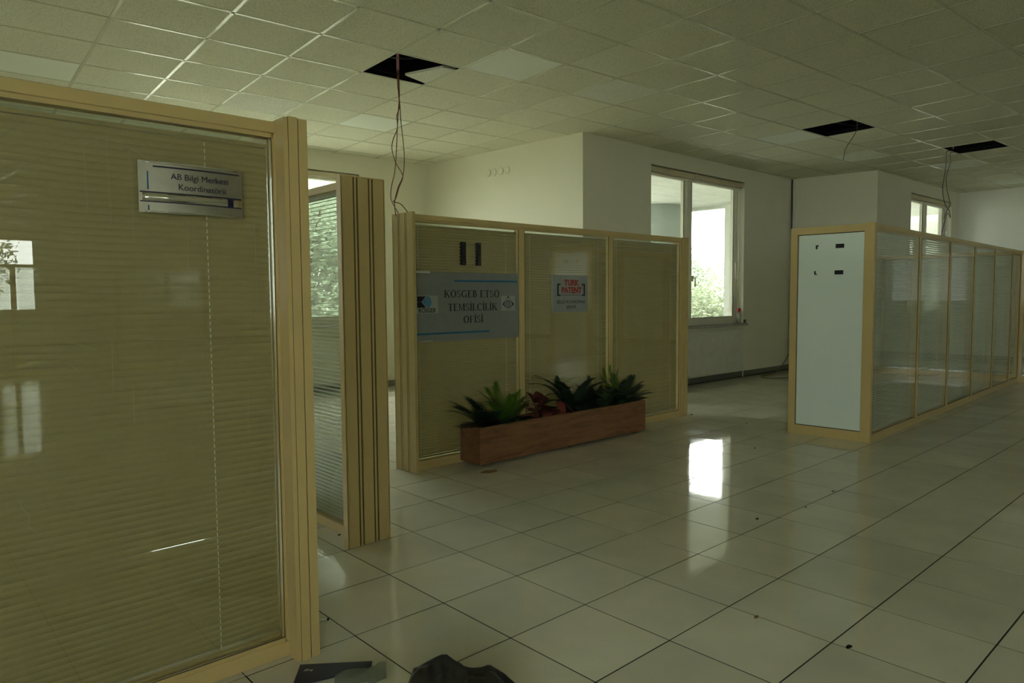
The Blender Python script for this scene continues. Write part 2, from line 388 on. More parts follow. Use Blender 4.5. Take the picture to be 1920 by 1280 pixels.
# ---- ceiling: lay-in tiles on bars, plenum above
CO = Vector((.0468, 3.1505)); UA = Vector((.6110, -.0349)); UB = Vector((.0363, .5936))
def cpt(a, b): p = CO + UA*a + UB*b; return p.x, p.y
def inside(x, y, m=0.0):
    if x < -5.4-m or x > 14.0+m or y < -19.5-m: return False
    if y > 6.45+m - max(0, (x+4))*.04: return False
    if x > 4.73+m and y > 3.26+m: return False
    if x > 10.05+m and y > 2.0+m: return False
    return True
ceil_e = empty('ceiling', (0, 0, ZC), kind='structure')
HOLES = {(3, -1), (11, -3), (15, -4)}
PANELS = {(4, -2), (4, 2), (11, -2), (14, -2), (17, -3), (21, -3), (-1, 2)}
NEWER = {(2, 2), (6, -2)}
def sheared(me_name, z0, z1, inset, mat):
    a = UA*.5 - UA.normalized()*inset; b = UB*.5 - UB.normalized()*inset
    poly = [(-a-b), (a-b), (a+b), (-a+b)]
    return MB().prism([(p.x, p.y) for p in poly], z0, z1).mesh(me_name, mat)
ct_me = sheared('ceiling_tile', .003, .018, .007, M_CT); ctn_me = sheared('ceiling_tile', .002, .017, .007, M_CTN)
cc = []
for a in range(-11, 26):
    for b in range(-39, 8):
        if (a, b) in HOLES or (a, b) in PANELS: continue
        x, y = cpt(a+.5, b+.5)
        if not inside(x, y, .45): continue
        ps = [pj((*cpt(a+i, b+j), ZC)) for i in (0, 1) for j in (0, 1)]; area = 0
        if all(ps) and any(-5 < p[0] < 1925 and -5 < p[1] < 500 for p in ps):
            area = abs((ps[3][0]-ps[0][0])*(ps[2][1]-ps[1][1])-(ps[2][0]-ps[1][0])*(ps[3][1]-ps[0][1]))/2
        cc.append((area, a, b, x, y))
cc.sort(reverse=True); rest = MB()
for k, (area, a, b, x, y) in enumerate(cc):
    if k < 298 and area > 40:
        link('ceiling_tile', ctn_me if (a, b) in NEWER else ct_me, ceil_e, (x, y, 0))
    else:
        hA, hB = UA*.49, UB*.49
        rest.prism([(x-hA.x-hB.x, y-hA.y-hB.y), (x+hA.x-hB.x, y+hA.y-hB.y), (x+hA.x+hB.x, y+hA.y+hB.y), (x-hA.x+hB.x, y-hA.y+hB.y)], .003, .018)
tag(rest.build('ceiling_tiles', M_CT, ceil_e), kind='stuff')
def bar(p, q, w=.023):
    p, q = Vector(p), Vector(q); d = (q-p).normalized(); n = Vector((-d.y, d.x))*w/2
    mb = MB().prism([tuple(p-n), tuple(q-n), tuple(q+n), tuple(p+n)], 0, .0025)
    n2 = n*.12; mb.prism([tuple(p-n2), tuple(q-n2), tuple(q+n2), tuple(p+n2)], .0025, .010)
    return mb.build('ceiling_bar', M_TEE, ceil_e)
for b in range(-39, 8):
    run = [a for a in range(-11, 27) if inside(*cpt(a, b), .05)]
    if len(run) > 1: bar(cpt(run[0]-.4, b), cpt(run[-1]+.4, b))
for a in range(-11, 27):
    run = [b for b in range(-39, 9) if inside(*cpt(a, b), .05)]
    if len(run) > 1: bar(cpt(a, run[0]-.4), cpt(a, run[-1]+.4))
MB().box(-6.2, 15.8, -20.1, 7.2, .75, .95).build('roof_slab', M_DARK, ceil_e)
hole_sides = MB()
for (a, b) in HOLES:      # added strips lining the open cells, near-black for the shade inside
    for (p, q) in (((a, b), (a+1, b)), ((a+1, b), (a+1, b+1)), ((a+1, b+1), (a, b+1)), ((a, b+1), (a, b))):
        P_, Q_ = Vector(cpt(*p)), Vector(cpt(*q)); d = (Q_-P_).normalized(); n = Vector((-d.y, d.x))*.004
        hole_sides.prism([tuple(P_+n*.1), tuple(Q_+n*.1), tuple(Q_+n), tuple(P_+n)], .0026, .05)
hole_sides.build('hole_edge_shade', simple('shaded_bar_side', (.008, .008, .0085), 1., 0, 0.), ceil_e)
# smooth white square panels set in the grid
PLAB = {(4, -2): 'large smooth white square ceiling panel beside the open hole with red wires', (4, 2): 'small bright white ceiling panel behind the hanging red wires',
        (11, -2): 'smooth white ceiling panel touching the hole with one short hanging wire', (14, -2): 'faint white ceiling panel just beyond the end of the short dangling wire',
        (17, -3): 'dim white ceiling panel just behind the far pair of hanging wires', (21, -3): 'farthest pale ceiling panel, near the right wall', (-1, 2): 'pale ceiling panel cut off by the left edge above the big glass partition'}
for (a, b), lab in PLAB.items():
    x, y = cpt(a+.5, b+.5)
    e = empty('ceiling_panel', (x, y, ZC), label=lab, cat='ceiling panel', group='smooth white ceiling panels')
    h = .006; A_, B_ = UA*.5-UA.normalized()*.004, UB*.5-UB.normalized()*.004
    MB().prism([tuple(-A_-B_), tuple(A_-B_), tuple(A_+B_), tuple(-A_+B_)], .004, .02).build('frame', M_TEE, e)
    A_, B_ = UA*.5-UA.normalized()*.018, UB*.5-UB.normalized()*.018
    MB().prism([tuple(-A_-B_), tuple(A_-B_), tuple(A_+B_), tuple(-A_+B_)], .001, .006).build('diffuser', M_PANEL, e)
# broken wedge of tile left in the first hole
wd = MB().prism([(2.215, 2.885), (2.335, 2.515), (2.460, 2.49), (2.487, 2.965)], ZC+.004, ZC+.022)
tag(wd.build('broken_tile', M_CTN), 'broken wedge of ceiling tile left in the open hole above the red wires', 'ceiling tile')

# ---- walls
def wall(name, A, B, openings=(), thick=.22, mat=M_WALL, z1=ZC+.05, base=True, basename=None, out_left=True):
    A, B = Vector(A), Vector(B); L = (B-A).length; d = (B-A)/L
    n = Vector((-d.y, d.x)) if out_left else Vector((d.y, -d.x))
    M = Matrix(((d.x, n.x, 0, A.x), (d.y, n.y, 0, A.y), (0, 0, 1, 0), (0, 0, 0, 1)))
    mb = MB(); x = 0
    for (s0, s1, z0, zt) in sorted(openings):
        if s0 > x: mb.box(x, s0, 0, thick, -.02, z1, M)
        mb.box(s0, s1, 0, thick, -.02, z0, M); mb.box(s0, s1, 0, thick, zt, z1, M); x = s1
    mb.box(x, L, 0, thick, -.02, z1, M)
    o = structure('wall_'+name, mb, mat)
    if base:
        bb = MB().cbox(0, L, -.014, .002, 0, .075, .003, M); structure('baseboard_'+(basename or name), bb, M_BASE)
    return M
P0, P1, P2 = (-5.4, 6.50), (4.73, 6.10), (4.905, 3.28)
P3, P4, P5 = (9.985, 3.28), (10.20, 2.02), (14.0, 1.97)
M_back = wall('back', P0, P1, [(.6, 2.6, .87, 2.86), (6.3, 9.07, .87, 2.86)])
wall('column', P1, P2, thick=.10, mat=M_WALL)
M_win = wall('window', P2, P3, [(1.30, 3.61, .80, 2.90)], mat=M_WALLW)
wall('niche', P3, P4, thick=.15, mat=M_WALLW)
M_far = wall('far', P4, P5, [(1.39, 3.40, .80, 2.90)], mat=M_WALLW)
wall('right', P5, (14.0, -19.5), (), mat=wall_mat('brightened_white_wall', (.85, .86, .82)))  # colour lightened here to stand in for stronger light on this wall
M_rear = wall('rear', (14.0, -19.5), (-5.4, -19.5), [(11.9, 14.5, .87, 2.86)], base=True)
wall('left', (-5.4, -19.5), P0, [(6.5, 9.0, .87, 2.86), (10.0, 12.5, .87, 2.86), (13.5, 16.0, .87, 2.86)])

def window(name, M, s0, s1, z0, z1, mull, setback=.11, handle=None, cassette=True, chain=None, blind_label=None, sill_out=.05):
    """frame, mullions, panes (each a part); local x along the wall, +y outward"""
    w = empty(name, kind='structure')
    fw = .055
    def part(nm, mb, mat): mb.v = [tuple(M @ Vector(v)) for v in mb.v]; return mb.build(nm, mat, w)
    f = MB(); y0, y1 = setback, setback+.07
    f.box(s0, s0+fw, y0, y1, z0, z1).box(s1-fw, s1, y0, y1, z0, z1).box(s0+fw, s1-fw, y0, y1, z0, z0+fw).box(s0+fw, s1-fw, y0, y1, z1-fw, z1)
    part('window_frame', f, M_WFRAME)
    xs = [s0+fw] + [m for m in mull] + [s1-fw]
    for m in mull: part('mullion', MB().cbox(m-.045, m+.045, y0-.012, y1, z0+fw, z1-fw, .006), M_WFRAME)
    for i in range(len(xs)-1):
        a, b = xs[i]+(.045 if i else 0), xs[i+1]-(.045 if i < len(xs)-2 else 0)
        sash = MB(); q = .05
        sash.box(a, a+q, y0+.01, y1-.01, z0+fw, z1-fw).box(b-q, b, y0+.01, y1-.01, z0+fw, z1-fw).box(a+q, b-q, y0+.01, y1-.01, z0+fw, z0+fw+q).box(a+q, b-q, y0+.01, y1-.01, z1-fw-q, z1-fw)
        part('sash', sash, M_WFRAME)
        part('pane', MB().box(a+q, b-q, y0+.03, y0+.036, z0+fw+q, z1-fw-q), M_WGLASS)
        part('gasket', MB().box(a+q, a+q+.006, y0+.006, y0+.012, z0+fw+q, z1-fw-q).box(b-q-.006, b-q, y0+.006, y0+.012, z0+fw+q, z1-fw-q).box(a+q, b-q, y0+.006, y0+.012, z0+fw+q, z0+fw+q+.006), M_BLACK)
    part('window_sill', MB().cbox(s0-.07, s1+.07, -sill_out, setback, z0-.035, z0, .006), M_STONE)
    if handle is not None:
        h = MB().cbox(handle-.014, handle+.014, y0-.022, y0+.01, z0+.62, z0+.70, .004).tube([(handle, y0-.02, z0+.66), (handle, y0-.05, z0+.67), (handle+.004, y0-.055, z0+.62), (handle+.004, y0-.05, z0+.54)], .009, 8)
        part('handle', h, M_WHITE)
    return w
window('window_1', M_win, 1.30, 3.61, .80, 2.90, [2.30], handle=2.40)
window('window_2', M_far, 1.39, 3.40, .80, 2.90, [2.38])
window('window_3', M_back, 6.3, 9.07, .87, 2.86, [7.25])
window('window_4', M_back, .6, 2.6, .87, 2.86, [1.6])  # unseen window added to light the room behind the left partition
window('window_5', M_rear, 11.9, 14.5, .87, 2.86, [12.9])
Ml = Matrix(((0, -1, 0, -5.4), (1, 0, 0, -19.5), (0, 0, 1, 0), (0, 0, 0, 1)))
for k, (s, e) in enumerate(((10.0, 12.5), (13.5, 16.0), (6.5, 9.0))): window('window_%d' % (6+k), Ml, s, e, .87, 2.86, [(s+e)/2])  # unseen windows, added to give the room light from the left


# roller blind cassettes with a chain, one per visible window
def roller_blind(M, s0, s1, z, label, chain=None, split=None):
    o = empty('roller_blind', label=label, cat='roller blind')
    def part(nm, mb, mat): mb.v = [tuple(M @ Vector(v)) for v in mb.v]; return mb.build(nm, mat, o)
    segs = [(s0, s1)] if split is None else [(s0, split-.01), (split+.01, s1)]
    for a, b in segs:
        part('cassette', MB().cbox(a, b, .015, .095, z-.085, z-.012, .012), M_BOX)
        part('bottom_bar', MB().cbox(a+.02, b-.02, .045, .065, z-.115, z-.087, .006), M_WFRAME)
    if split: part('joint_cap', MB().cbox(split-.05, split+.05, .008, .10, z-.10, z-.008, .01), M_BOX)
    if chain is not None:
        pts = [(chain, .05, z-.10)] + [(chain+.005, .045, z-.3-.2*k) for k in range(6)] + [(chain-.02, .045, z-1.44), (chain-.055, .05, z-1.40), (chain-.06, .05, z-1.2)]
        part('pull_chain', MB().tube(spline(pts, 4), .006, 6), M_CORD)
        part('chain_weight', MB().lathe([(.002, 0), (.012, .015), (.012, .07), (.004, .09)], (chain-.03, .04, z-.62), 8), M_WHITE)
roller_blind(M_win, 1.32, 3.59, 2.90, 'beige roller blind cassette across the top of the window behind the planter partition', chain=3.53, split=2.36)
roller_blind(M_far, 1.41, 3.38, 2.90, 'beige roller blind cassette on the far window above the right glass cubicle', chain=3.32)
roller_blind(M_back, 6.32, 9.05, 2.86, 'beige roller blind cassette on the window seen left of the fluted pillar')

# radiators
def radiator(M, s0, s1, z0, z1, label):
    o = empty('radiator', label=label, cat='radiator')
    def part(nm, mb, mat, par=None): mb.v = [tuple(M @ Vector(v)) for v in mb.v]; return mb.build(nm, mat, o)
    p = MB().cbox(s0, s1, -.105, -.085, z0, z1, .006)
    part('front_panel', p, M_RAD)
    part('rear_panel', MB().cbox(s0+.01, s1-.01, -.05, -.03, z0, z1, .006), M_RAD)
    part('side_cover', MB().cbox(s0-.004, s0, -.105, -.03, z0+.01, z1-.01, .001), M_RAD); part('side_cover', MB().cbox(s1, s1+.004, -.105, -.03, z0+.01, z1-.01, .001), M_RAD)
    g = MB()
    for k in range(int((s1-s0)/.03)): g.box(s0+.01+.03*k, s0+.025+.03*k, -.104, -.032, z1-.004, z1+.002)
    g.box(s0, s1, -.105, -.098, z1-.004, z1+.004); g.box(s0, s1, -.038, -.03, z1-.004, z1+.004)
    part('top_grille', g, M_RAD)
    for xb in (s0+.2, s1-.24): part('wall_bracket', MB().box(xb, xb+.04, -.03, -.001, z0+.05, z1-.05), M_RAD)
    part('valve', MB().tube([(s1+.002, -.07, z0+.05), (s1+.05, -.07, z0+.05), (s1+.06, -.07, z0+.03), (s1+.06, -.07, .005)], .011, 8).lathe([(.01, 0), (.02, .01), (.02, .05), (.012, .06)], (s1+.06, -.07, z0+.05), 10), M_WHITE)
radiator(M_win, 1.45, 3.44, .10, .715, 'long white panel radiator under the window behind the planter partition')
radiator(M_back, 6.6, 8.8, .10, .68, 'white panel radiator under the window left of the fluted pillar')

# four round plaster patches high on the column wall
for k, (y, z) in enumerate(((4.836, 2.831), (4.731, 2.830), (4.606, 2.827), (4.494, 2.826))):
    xw = 4.73 + (6.10-y)/(6.10-3.28)*.175
    Mx = Matrix.Translation((xw, y, z)) @ Matrix.Rotation(radians(3.55), 4, 'Z') @ Matrix.Rotation(-pi/2, 4, 'Y')
    mb = MB().lathe([(.046, -.004), (.046, .008), (.042, .011), (.039, .008), (.035, .007), (.002, .0075)], (0, 0, 0), 24)
    mb.v = [tuple(Mx @ Vector(v)) for v in mb.v]
    tag(mb.build('round_vent_cap', M_WALL), ['leftmost', 'second', 'third', 'rightmost'][k] + ' of four round caps in a row high on the cream wall', 'vent cap', 'round caps on the cream column wall')

# ================================================================== GLASS PARTITIONS
SLP, SLW = .0205, .025
def slat_mesh(L, tilt, mat, name='slat', crown=.0055):
    mb = MB(); n = 4; prof = []
    for k in range(n+1):
        u = -.5+k/n; y, z = u*SLW, crown*(1-4*u*u)
        prof.append((y*cos(tilt)-z*sin(tilt), -y*sin(tilt)*1.0+z*cos(tilt)))
    vs = [(0, y, z) for y, z in prof] + [(L, y, z) for y, z in prof]
    mb.add(vs, [(k, k+1, n+2+k, n+1+k) for k in range(n)], True); return mb.mesh(name, mat)
def blind(par, x0, x1, yc, zt, zb, tilt, mat=M_SLAT, single=True, cords=(.14, .86), face=1):
    """thing > blind > slat"""
    L = x1-x0
    b = MB().box(0, L, -.011, .011, 0, .012); b.v = [(v[0], v[1], v[2]) for v in b.v]
    be = b.build('blind', mat, par); be.location = (x0, yc, zt)
    nsl = int((zt-zb-.02)/SLP)
    if single:
        me = slat_mesh(L, tilt, mat)
        for k in range(nsl):
            s = link('slat', me, be, (0, 0, -.014-k*SLP)); s.rotation_euler = (random.gauss(0, .012), random.gauss(0, .0006), 0)
    else:
        mm = MB()
        for k in range(nsl):
            z = -.014-k*SLP; t = tilt+random.gauss(0, .012); vs = []
            for x in (0, L):
                for q in range(4):
                    u = -.5+q/3; y, zz = u*SLW, .0025*(1-4*u*u); vs.append((x, y*cos(t)-zz*sin(t), z-y*sin(t)+zz*cos(t)))
            mm.add(vs, [(q, q+1, 5+q, 4+q) for q in range(3)], True)
        tag(mm.build('slats', mat, be), kind='stuff')
    zbot = -.014-nsl*SLP
    MB().cbox(0, L, -.009, .009, zbot-.004, zbot+.006, .002).build('bottom_rail', mat, be)
    c = MB()
    for f in cords:
        for k in range(nsl):
            z = -.014-k*SLP; c.box(f*L-.0012, f*L+.0012, -.0125, -.0105, z-.0072, z+.0050)
    tag(c.build('ladder_cord', M_CORD, be), kind='stuff')
    return be
def fluted_post(par, M, w=.24, t=.027, h=HP, nm='fluted_post'):
    """local: x along the fluted face (0..w), -y is the fluted face, thickness t behind it"""
    def part(n_, mb, mat, p): mb.v = [tuple(M @ Vector(v)) for v in mb.v]; return mb.build(n_, mat, p)
    core = part(nm, MB().box(0, w, .006, t+.008, 0, h-.004), M_GROOVE, par)
    for a, b in ((.006, .064), (.092, .148), (.176, .234)): part('strip', MB().cbox(a, b, 0, .012, .001, h-.006, .0012), M_ALU, core)
    for a, b in ((.073, .083), (.157, .167)): part('rib', MB().cbox(a, b, .001, .012, .001, h-.006, .001), M_ALU, core)
    part('side_strip', MB().cbox(-.003, .001, -.001, t+.009, .001, h-.001, .001), M_ALU, core); part('side_strip', MB().cbox(w-.001, w+.003, -.001, t+.009, .001, h-.001, .001), M_ALU, core)
    part('cap', MB().box(-.002, w+.002, -.001, t+.008, h-.006, h), M_ALU, core)
    part('back_face', MB().box(0, w, t+.007, t+.009, 0, h-.004), M_ALU, core)
    return core
def run(par, x0, x1, mulls, D=.085, tilts=None, mat=M_SLAT, single=True, ledge=.02, mw=.045, cords=(.14, .86), h=1.80, blind_gap=(.012, .02), endposts=True, ew=None, bt=.012):
    if ew is None: ew = mw/2
    """glazed run in the thing's local frame: x along, y 0 (front) .. D (back)"""
    rb = .05; rt = .037
    MB().cbox(x0, x1, 0, D, 0, rb, .002).build('bottom_rail', M_ALU, par)
    MB().cbox(x0, x1, 0, D, h-rt, h, .002).build('top_rail', M_ALU, par)
    xs = [x0]+list(mulls)+[x1]
    for m in mulls: MB().cbox(m-mw/2, m+mw/2, .002, D-.002, rb, h-rt, .002).build('mullion', M_ALU, par)
    for i in range(len(xs)-1):
        a = xs[i]+(mw/2 if i else ew); b = xs[i+1]-(mw/2 if i < len(xs)-2 else ew)
        bd = MB()
        for y0, y1 in ((ledge*.5, ledge), (D-ledge, D-ledge*.5)):
            bd.box(a, a+bt, y0, y1, rb, h-rt).box(b-bt, b, y0, y1, rb, h-rt).box(a, b, y0, y1, rb, rb+.016).box(a, b, y0, y1, h-rt-.014, h-rt)
        bd.build('glazing_bead', M_ALU, par)
        gs = MB(); y = ledge*.5-.0012
        gs.box(a+bt, a+bt+.0025, y, y+.003, rb+.016, h-rt-.014).box(b-bt-.0025, b-bt, y, y+.003, rb+.016, h-rt-.014).box(a+bt, b-bt, y, y+.003, rb+.014, rb+.0175)
        gs.build('gasket', M_GROOVE, par)
        for y in (ledge*.7, D-ledge*.7-.004): MB().box(a+.004, b-.004, y, y+.004, rb+.004, h-rt-.004).build('glass_pane', M_GLASS, par)
        if tilts is not None and tilts[i] is not None:
            blind(par, a+bt+blind_gap[1], b-bt-blind_gap[1], D/2, h-rt-.014-blind_gap[0]-.012, rb+.02, tilts[i], mat, single, cords)
    if endposts:
        MB().cbox(x0, x0+ew, .002, D-.002, rb, h-rt, .002).build('side_rail', M_ALU, par); MB().cbox(x1-ew, x1, .002, D-.002, rb, h-rt, .002).build('side_rail', M_ALU, par)
CL = radians(76)
# (1) big partition on the left
left = empty('glass_partition', (0, 0.03, 0), label='large cream glass partition with closed blinds and a silver nameplate, filling the left', cat='partition')
run(left, -4.0, -.238, [-2.1], D=.06, tilts=[CL, CL], cords=(.06, .35, .89), mw=.03, blind_gap=(.022, .012), ew=.004, bt=.004, ledge=.014)
MB().cbox(-.238, -.2235, -.0665, .172, 0, HP, .002).build('end_channel', M_ALU, left)
MB().cbox(-.2225, -.192, -.070, .175, 0, HP+.004, .002).build('end_post', M_ALU, left)
MB().box(-.2236, -.2224, -.068, .173, 0, HP).build('groove', M_GROOVE, left)
fluted_post(left, Matrix(((0, -1, 0, -.19+.03), (1, 0, 0, -.068), (0, 0, 1, 0), (0, 0, 0, 1))) , w=.24, t=.02)
hairs = MB()  # thin pale hairlines laid on the front glass
def hair(x0, y0, x1, y1, w=.00045):
    a, b = unpix(x0, y0, .0392), unpix(x1, y1, .0392); d = (b-a).normalized(); n = Vector((-d.z, 0, d.x))*w
    vs = [a-n, b-n, b+n, a+n]; hairs.add([(v.x, .0392-.03, v.z) for v in vs]+[(v.x, .0397-.03, v.z) for v in vs], [(0, 1, 2, 3), (7, 6, 5, 4), (0, 4, 5, 1), (1, 5, 6, 2), (2, 6, 7, 3), (3, 7, 4, 0)])
for q in ((156, 272, 198, 254), (198, 254, 242, 276), (242, 276, 284, 299), (157, 276, 165, 400), (199, 258, 209, 420), (242, 284, 252, 447), (351, 407, 354, 515), (457, 391, 512, 420), (477, 408, 483, 585), (210, 640, 213, 740), (250, 725, 252, 792), (130, 640, 178, 655), (133, 685, 148, 696), (36, 935, 42, 955), (42, 955, 56, 966), (56, 966, 52, 985), (52, 985, 69, 999), (268, 635, 410, 638), (465, 740, 466, 822), (148, 455, 150, 485)): hair(*q)
tag(hairs.build('hairlines', simple('dull_hairline', (.42, .40, .29), .6), left), kind='stuff')
# (2) fluted door post with the side glass going back from it
side = empty('side_partition', (.51, .80, 0), label='fluted cream pillar with a clear glazed side panel in the doorway', cat='partition')
fluted_post(side, Matrix.Translation((-.085, 0, 0)), w=.238, t=.028)
e2 = empty('glazed_side', (0, 0, 0), rz=pi/2, parent=side)
# local frame of the side run: x goes +Y; front (y=0) is the -X face  -> rotate +90deg and mirror by hand
def side_run(par):
    h, rb, rt, D, x0, x1 = 1.80, .05, .037, .07, .037, 2.3
    def bx(nm, a, b, y0, y1, z0, z1, mat): return MB().cbox(y0, y1, a, b, z0, z1, .0015).build(nm, mat, par)
    bx('bottom_rail', x0, x1, 0, D, 0, rb, M_ALU); bx('top_rail', x0, x1, 0, D, h-rt, h, M_ALU); bx('side_rail', x0, x0+.02, .002, D, rb, h-rt, M_ALU); bx('side_rail', x1-.03, x1, .002, D, rb, h-rt, M_ALU); bx('mullion', 1.16, 1.20, .002, D, rb, h-rt, M_ALU)
    for a, b in ((x0+.02, 1.16), (1.20, x1-.03)):
        for y in (.014, .052): MB().box(y, y+.004, a, b, rb, h-rt).build('glass_pane', M_DUSTY, par)
        bl = MB().box(-.011, .011, 0, b-a-.03, 0, .012).build('blind', M_SLATC, par); bl.location = (.035, a+.015, h-rt-.022)
        mb = MB(); L = b-a-.03; t = radians(-5); vs = []
        for yy in (0, L):
            for q in range(5):
                u = -.5+q/4; X, Z = u*SLW, .0004*(1-4*u*u); vs.append((X*cos(t)-Z*sin(t), yy, -X*sin(t)+Z*cos(t)))
        mb.add(vs, [(q, q+1, 6+q, 5+q) for q in range(4)], True); me = mb.mesh('slat', M_SLATC)
        for k in range(82):
            s = link('slat', me, bl, (0, 0, -.014-k*SLP)); s.rotation_euler = (random.gauss(0, .0006), random.gauss(0, .006), 0)
        c = MB()
        for f in (.12, .88): c.box(-.0135, -.0125, f*L-.0006, f*L+.0006, -1.69, 0)
        c.build('ladder_cord', M_CORD, bl)
bpy.data.objects.remove(e2); side_run(side)
# (3) planter partition: fluted end post, three bays
mainp = empty('glass_partition', (0, 1.855, 0), label='three-bay cream glass partition with closed blinds behind the wooden planter', cat='partition')
fluted_post(mainp, Matrix(((0, 1, 0, 1.500), (-1, 0, 0, .165), (0, 0, 1, 0), (0, 0, 0, 1))), w=.245, t=.004)
MB().cbox(1.499, 1.5235, -.080, -.060, 0, HP, .0015).build('front_strip', M_ALU, mainp)
MB().cbox(1.505, 1.5235, .145, .168, 0, HP, .0015).build('back_strip', M_ALU, mainp)
MB().box(1.512, 1.5225, -.062, .147, 0, HP-.01).build('post_core', M_ALU, mainp)
run(mainp, 1.5245, 4.775, [2.592, 3.692], tilts=[CL, CL, radians(62)], cords=(.055, .885), mw=.052, blind_gap=(.020, .012), D=.06, ew=.014, bt=.006, ledge=.012)
MB().cbox(4.777, 4.832, -.004, .10, 0, HP-.004, .002).build('end_channel', M_ALU, mainp)
MB().cbox(4.834, 4.893, -.010, .105, 0, HP-.002, .002).build('end_post', M_ALU, mainp)
# (4) right cubicle: solid white end panel and a long glazed run going away
Ax, Ay, Bx, By, Cx, Cy = 4.744, .706, 4.789, .030, 10.43, .205
ang = atan2(Cy-By, Cx-Bx)
cub = empty('glass_cubicle', (Bx, By, 0), rz=ang, label='long glass cubicle wall of five bays with half-open blinds and a white end panel', cat='partition')
Lc = sqrt((Cx-Bx)**2+(Cy-By)**2)
ml = [1.225, 2.215, 3.20, 4.155, 5.10]
run(cub, .03, Lc, ml, D=.07, tilts=[radians(8)]*6, mat=M_SLATW, single=False, mw=.05, h=1.798, ledge=.012, cords=(.08, .92), blind_gap=(.02, .03))
MB().cbox(-.004, .034, -.003, .075, 0, HP, .002).build('corner_post', M_ALU, cub)
# end panel in the cubicle's frame
inv = Matrix.Rotation(-ang, 2); aL = inv @ Vector((Ax-Bx, Ay-By)); La = aL.length; dv = aL/La; nv = Vector((-dv.y, dv.x))   # nv points to -x side
Me = Matrix(((dv.x, -nv.x, 0, 0), (dv.y, -nv.y, 0, 0), (0, 0, 1, 0), (0, 0, 0, 1)))
def epart(nm, x0, x1, y0, y1, z0, z1, mat, par=cub, c=.002):
    return MB().cbox(x0, x1, y0, y1, z0, z1, c, Me).build(nm, mat, par)
fr = epart('end_panel_frame', 0, .062, 0, .05, 0, 1.80, M_ALU); epart('stile', La-.06, La, 0, .05, 0, 1.80, M_ALU, fr)
epart('rail', .062, La-.06, 0, .05, 0, .082, M_ALU, fr); epart('rail', .062, La-.06, 0, .05, 1.738, 1.80, M_ALU, fr)
epart('gasket', .060, La-.058, .010, .014, .080, 1.740, M_BLACK, fr)
epart('white_panel', .066, La-.066, .0085, .018, .087, 1.733, M_WPANEL, fr)
# return wall of the cubicle
rp = empty('return_partition', (10.40, .205, 0), label='far return wall of the glass cubicle, seen through its blinds', cat='partition')
def ret_run(par, x0, x1):
    h, rb, rt, D = 1.80, .09, .05, .06
    def bx(nm, a, b, y0, y1, z0, z1, mat): return MB().cbox(y0, y1, a, b, z0, z1, .0015).build(nm, mat, par)
    bx('bottom_rail', x0, x1, 0, D, 0, rb, M_ALU); bx('top_rail', x0, x1, 0, D, h-rt, h, M_ALU)
    ms = [x0+.02, -.02, .9, 1.4, x1-.03]
    for m in ms: bx('mullion', m-.02, m+.02, .003, D-.003, rb, h-rt, M_ALU)
    for a, b in zip(ms[:-1], ms[1:]):
        MB().box(.046, .050, a+.02, b-.02, rb, h-rt).build('glass_pane', M_GLASS, par)
        mm = MB(); t = radians(35)
        for k in range(80):
            z = 1.74-k*SLP; vs = []
            for yy in (a+.025, b-.025):
                for q in range(3):
                    u = -.5+q/2; X, Z = u*SLW, .0025*(1-4*u*u); vs.append((.020+X*cos(t)-Z*sin(t), yy, z-X*sin(t)+Z*cos(t)))
            mm.add(vs, [(q, q+1, 4+q, 3+q) for q in range(2)], True)
        tag(mm.build('slats', M_SLATW, par), kind='stuff')
ret_run(rp, -2.2, 1.80)
# rear partition (only its reflection in the left glass is in view)
rear = empty('rear_partition', (-2.5, -11.5, 0), label='glass partition behind the camera, seen as a reflection in the left glass', cat='partition')
run(rear, 0, 6.0, [1.5, 3.0, 4.5], tilts=[radians(15)]*4, mat=M_SLATW, single=False)

# ================================================================== SIGNS
def curved_plate(mb, x0, x1, z0, z1, y, sag, th, n=16):
    vs = []; 
    def Y(x): u = (x-x0)/(x1-x0)*2-1; return y-sag*(1-u*u)
    for k in range(n+1):
        x = x0+(x1-x0)*k/n; vs += [(x, Y(x), z0), (x, Y(x), z1), (x, Y(x)+th, z1), (x, Y(x)+th, z0)]
    fs = [(0, 1, 2, 3), (4*n+3, 4*n+2, 4*n+1, 4*n)]
    for k in range(n):
        a, b = 4*k, 4*k+4; fs += [(a, b, b+1, a+1), (a+1, b+1, b+2, a+2), (a+2, b+2, b+3, a+3), (a+3, b+3, b, a)]
    return mb.add(vs, fs, False)
X0, X1, Z0, Z1, YS, SAG = -.6510, -.3475, 1.4785, 1.6285, .0275, .012
yb = YS+.012     # the plate's ends touch the glass (front pane face at y=.044)
pl = empty('name_plate', (0, 0, 0), label='curved silver nameplate reading AB Bilgi Merkezi Koordinatörü on the left glass', cat='sign')
curved_plate(MB(), X0, X1, Z0, Z1, yb, SAG, .0045).build('plate', M_METAL, pl)
fx = lambda u: X0+(X1-X0)*u; fz = lambda v: Z1-(Z1-Z0)*v
def strip(nm, u0, u1, v0, v1, mat, d=.0008):
    a, b = fx(u0), fx(u1); n = 14; vs = []
    Y = lambda x: yb-SAG*(1-((x-X0)/(X1-X0)*2-1)**2)-d
    for k in range(n+1):
        x = a+(b-a)*k/n; vs += [(x, Y(x), fz(v1)), (x, Y(x), fz(v0)), (x, Y(x)+d+.0005, fz(v0)), (x, Y(x)+d+.0005, fz(v1))]
    fs = [(0, 1, 2, 3), (4*n+3, 4*n+2, 4*n+1, 4*n)]
    for k in range(n):
        p, q = 4*k, 4*k+4; fs += [(p, q, q+1, p+1), (p+1, q+1, q+2, p+2), (p+2, q+2, q+3, p+3), (p+3, q+3, q, p)]
    return MB().add(vs, fs, True).build(nm, mat, pl)
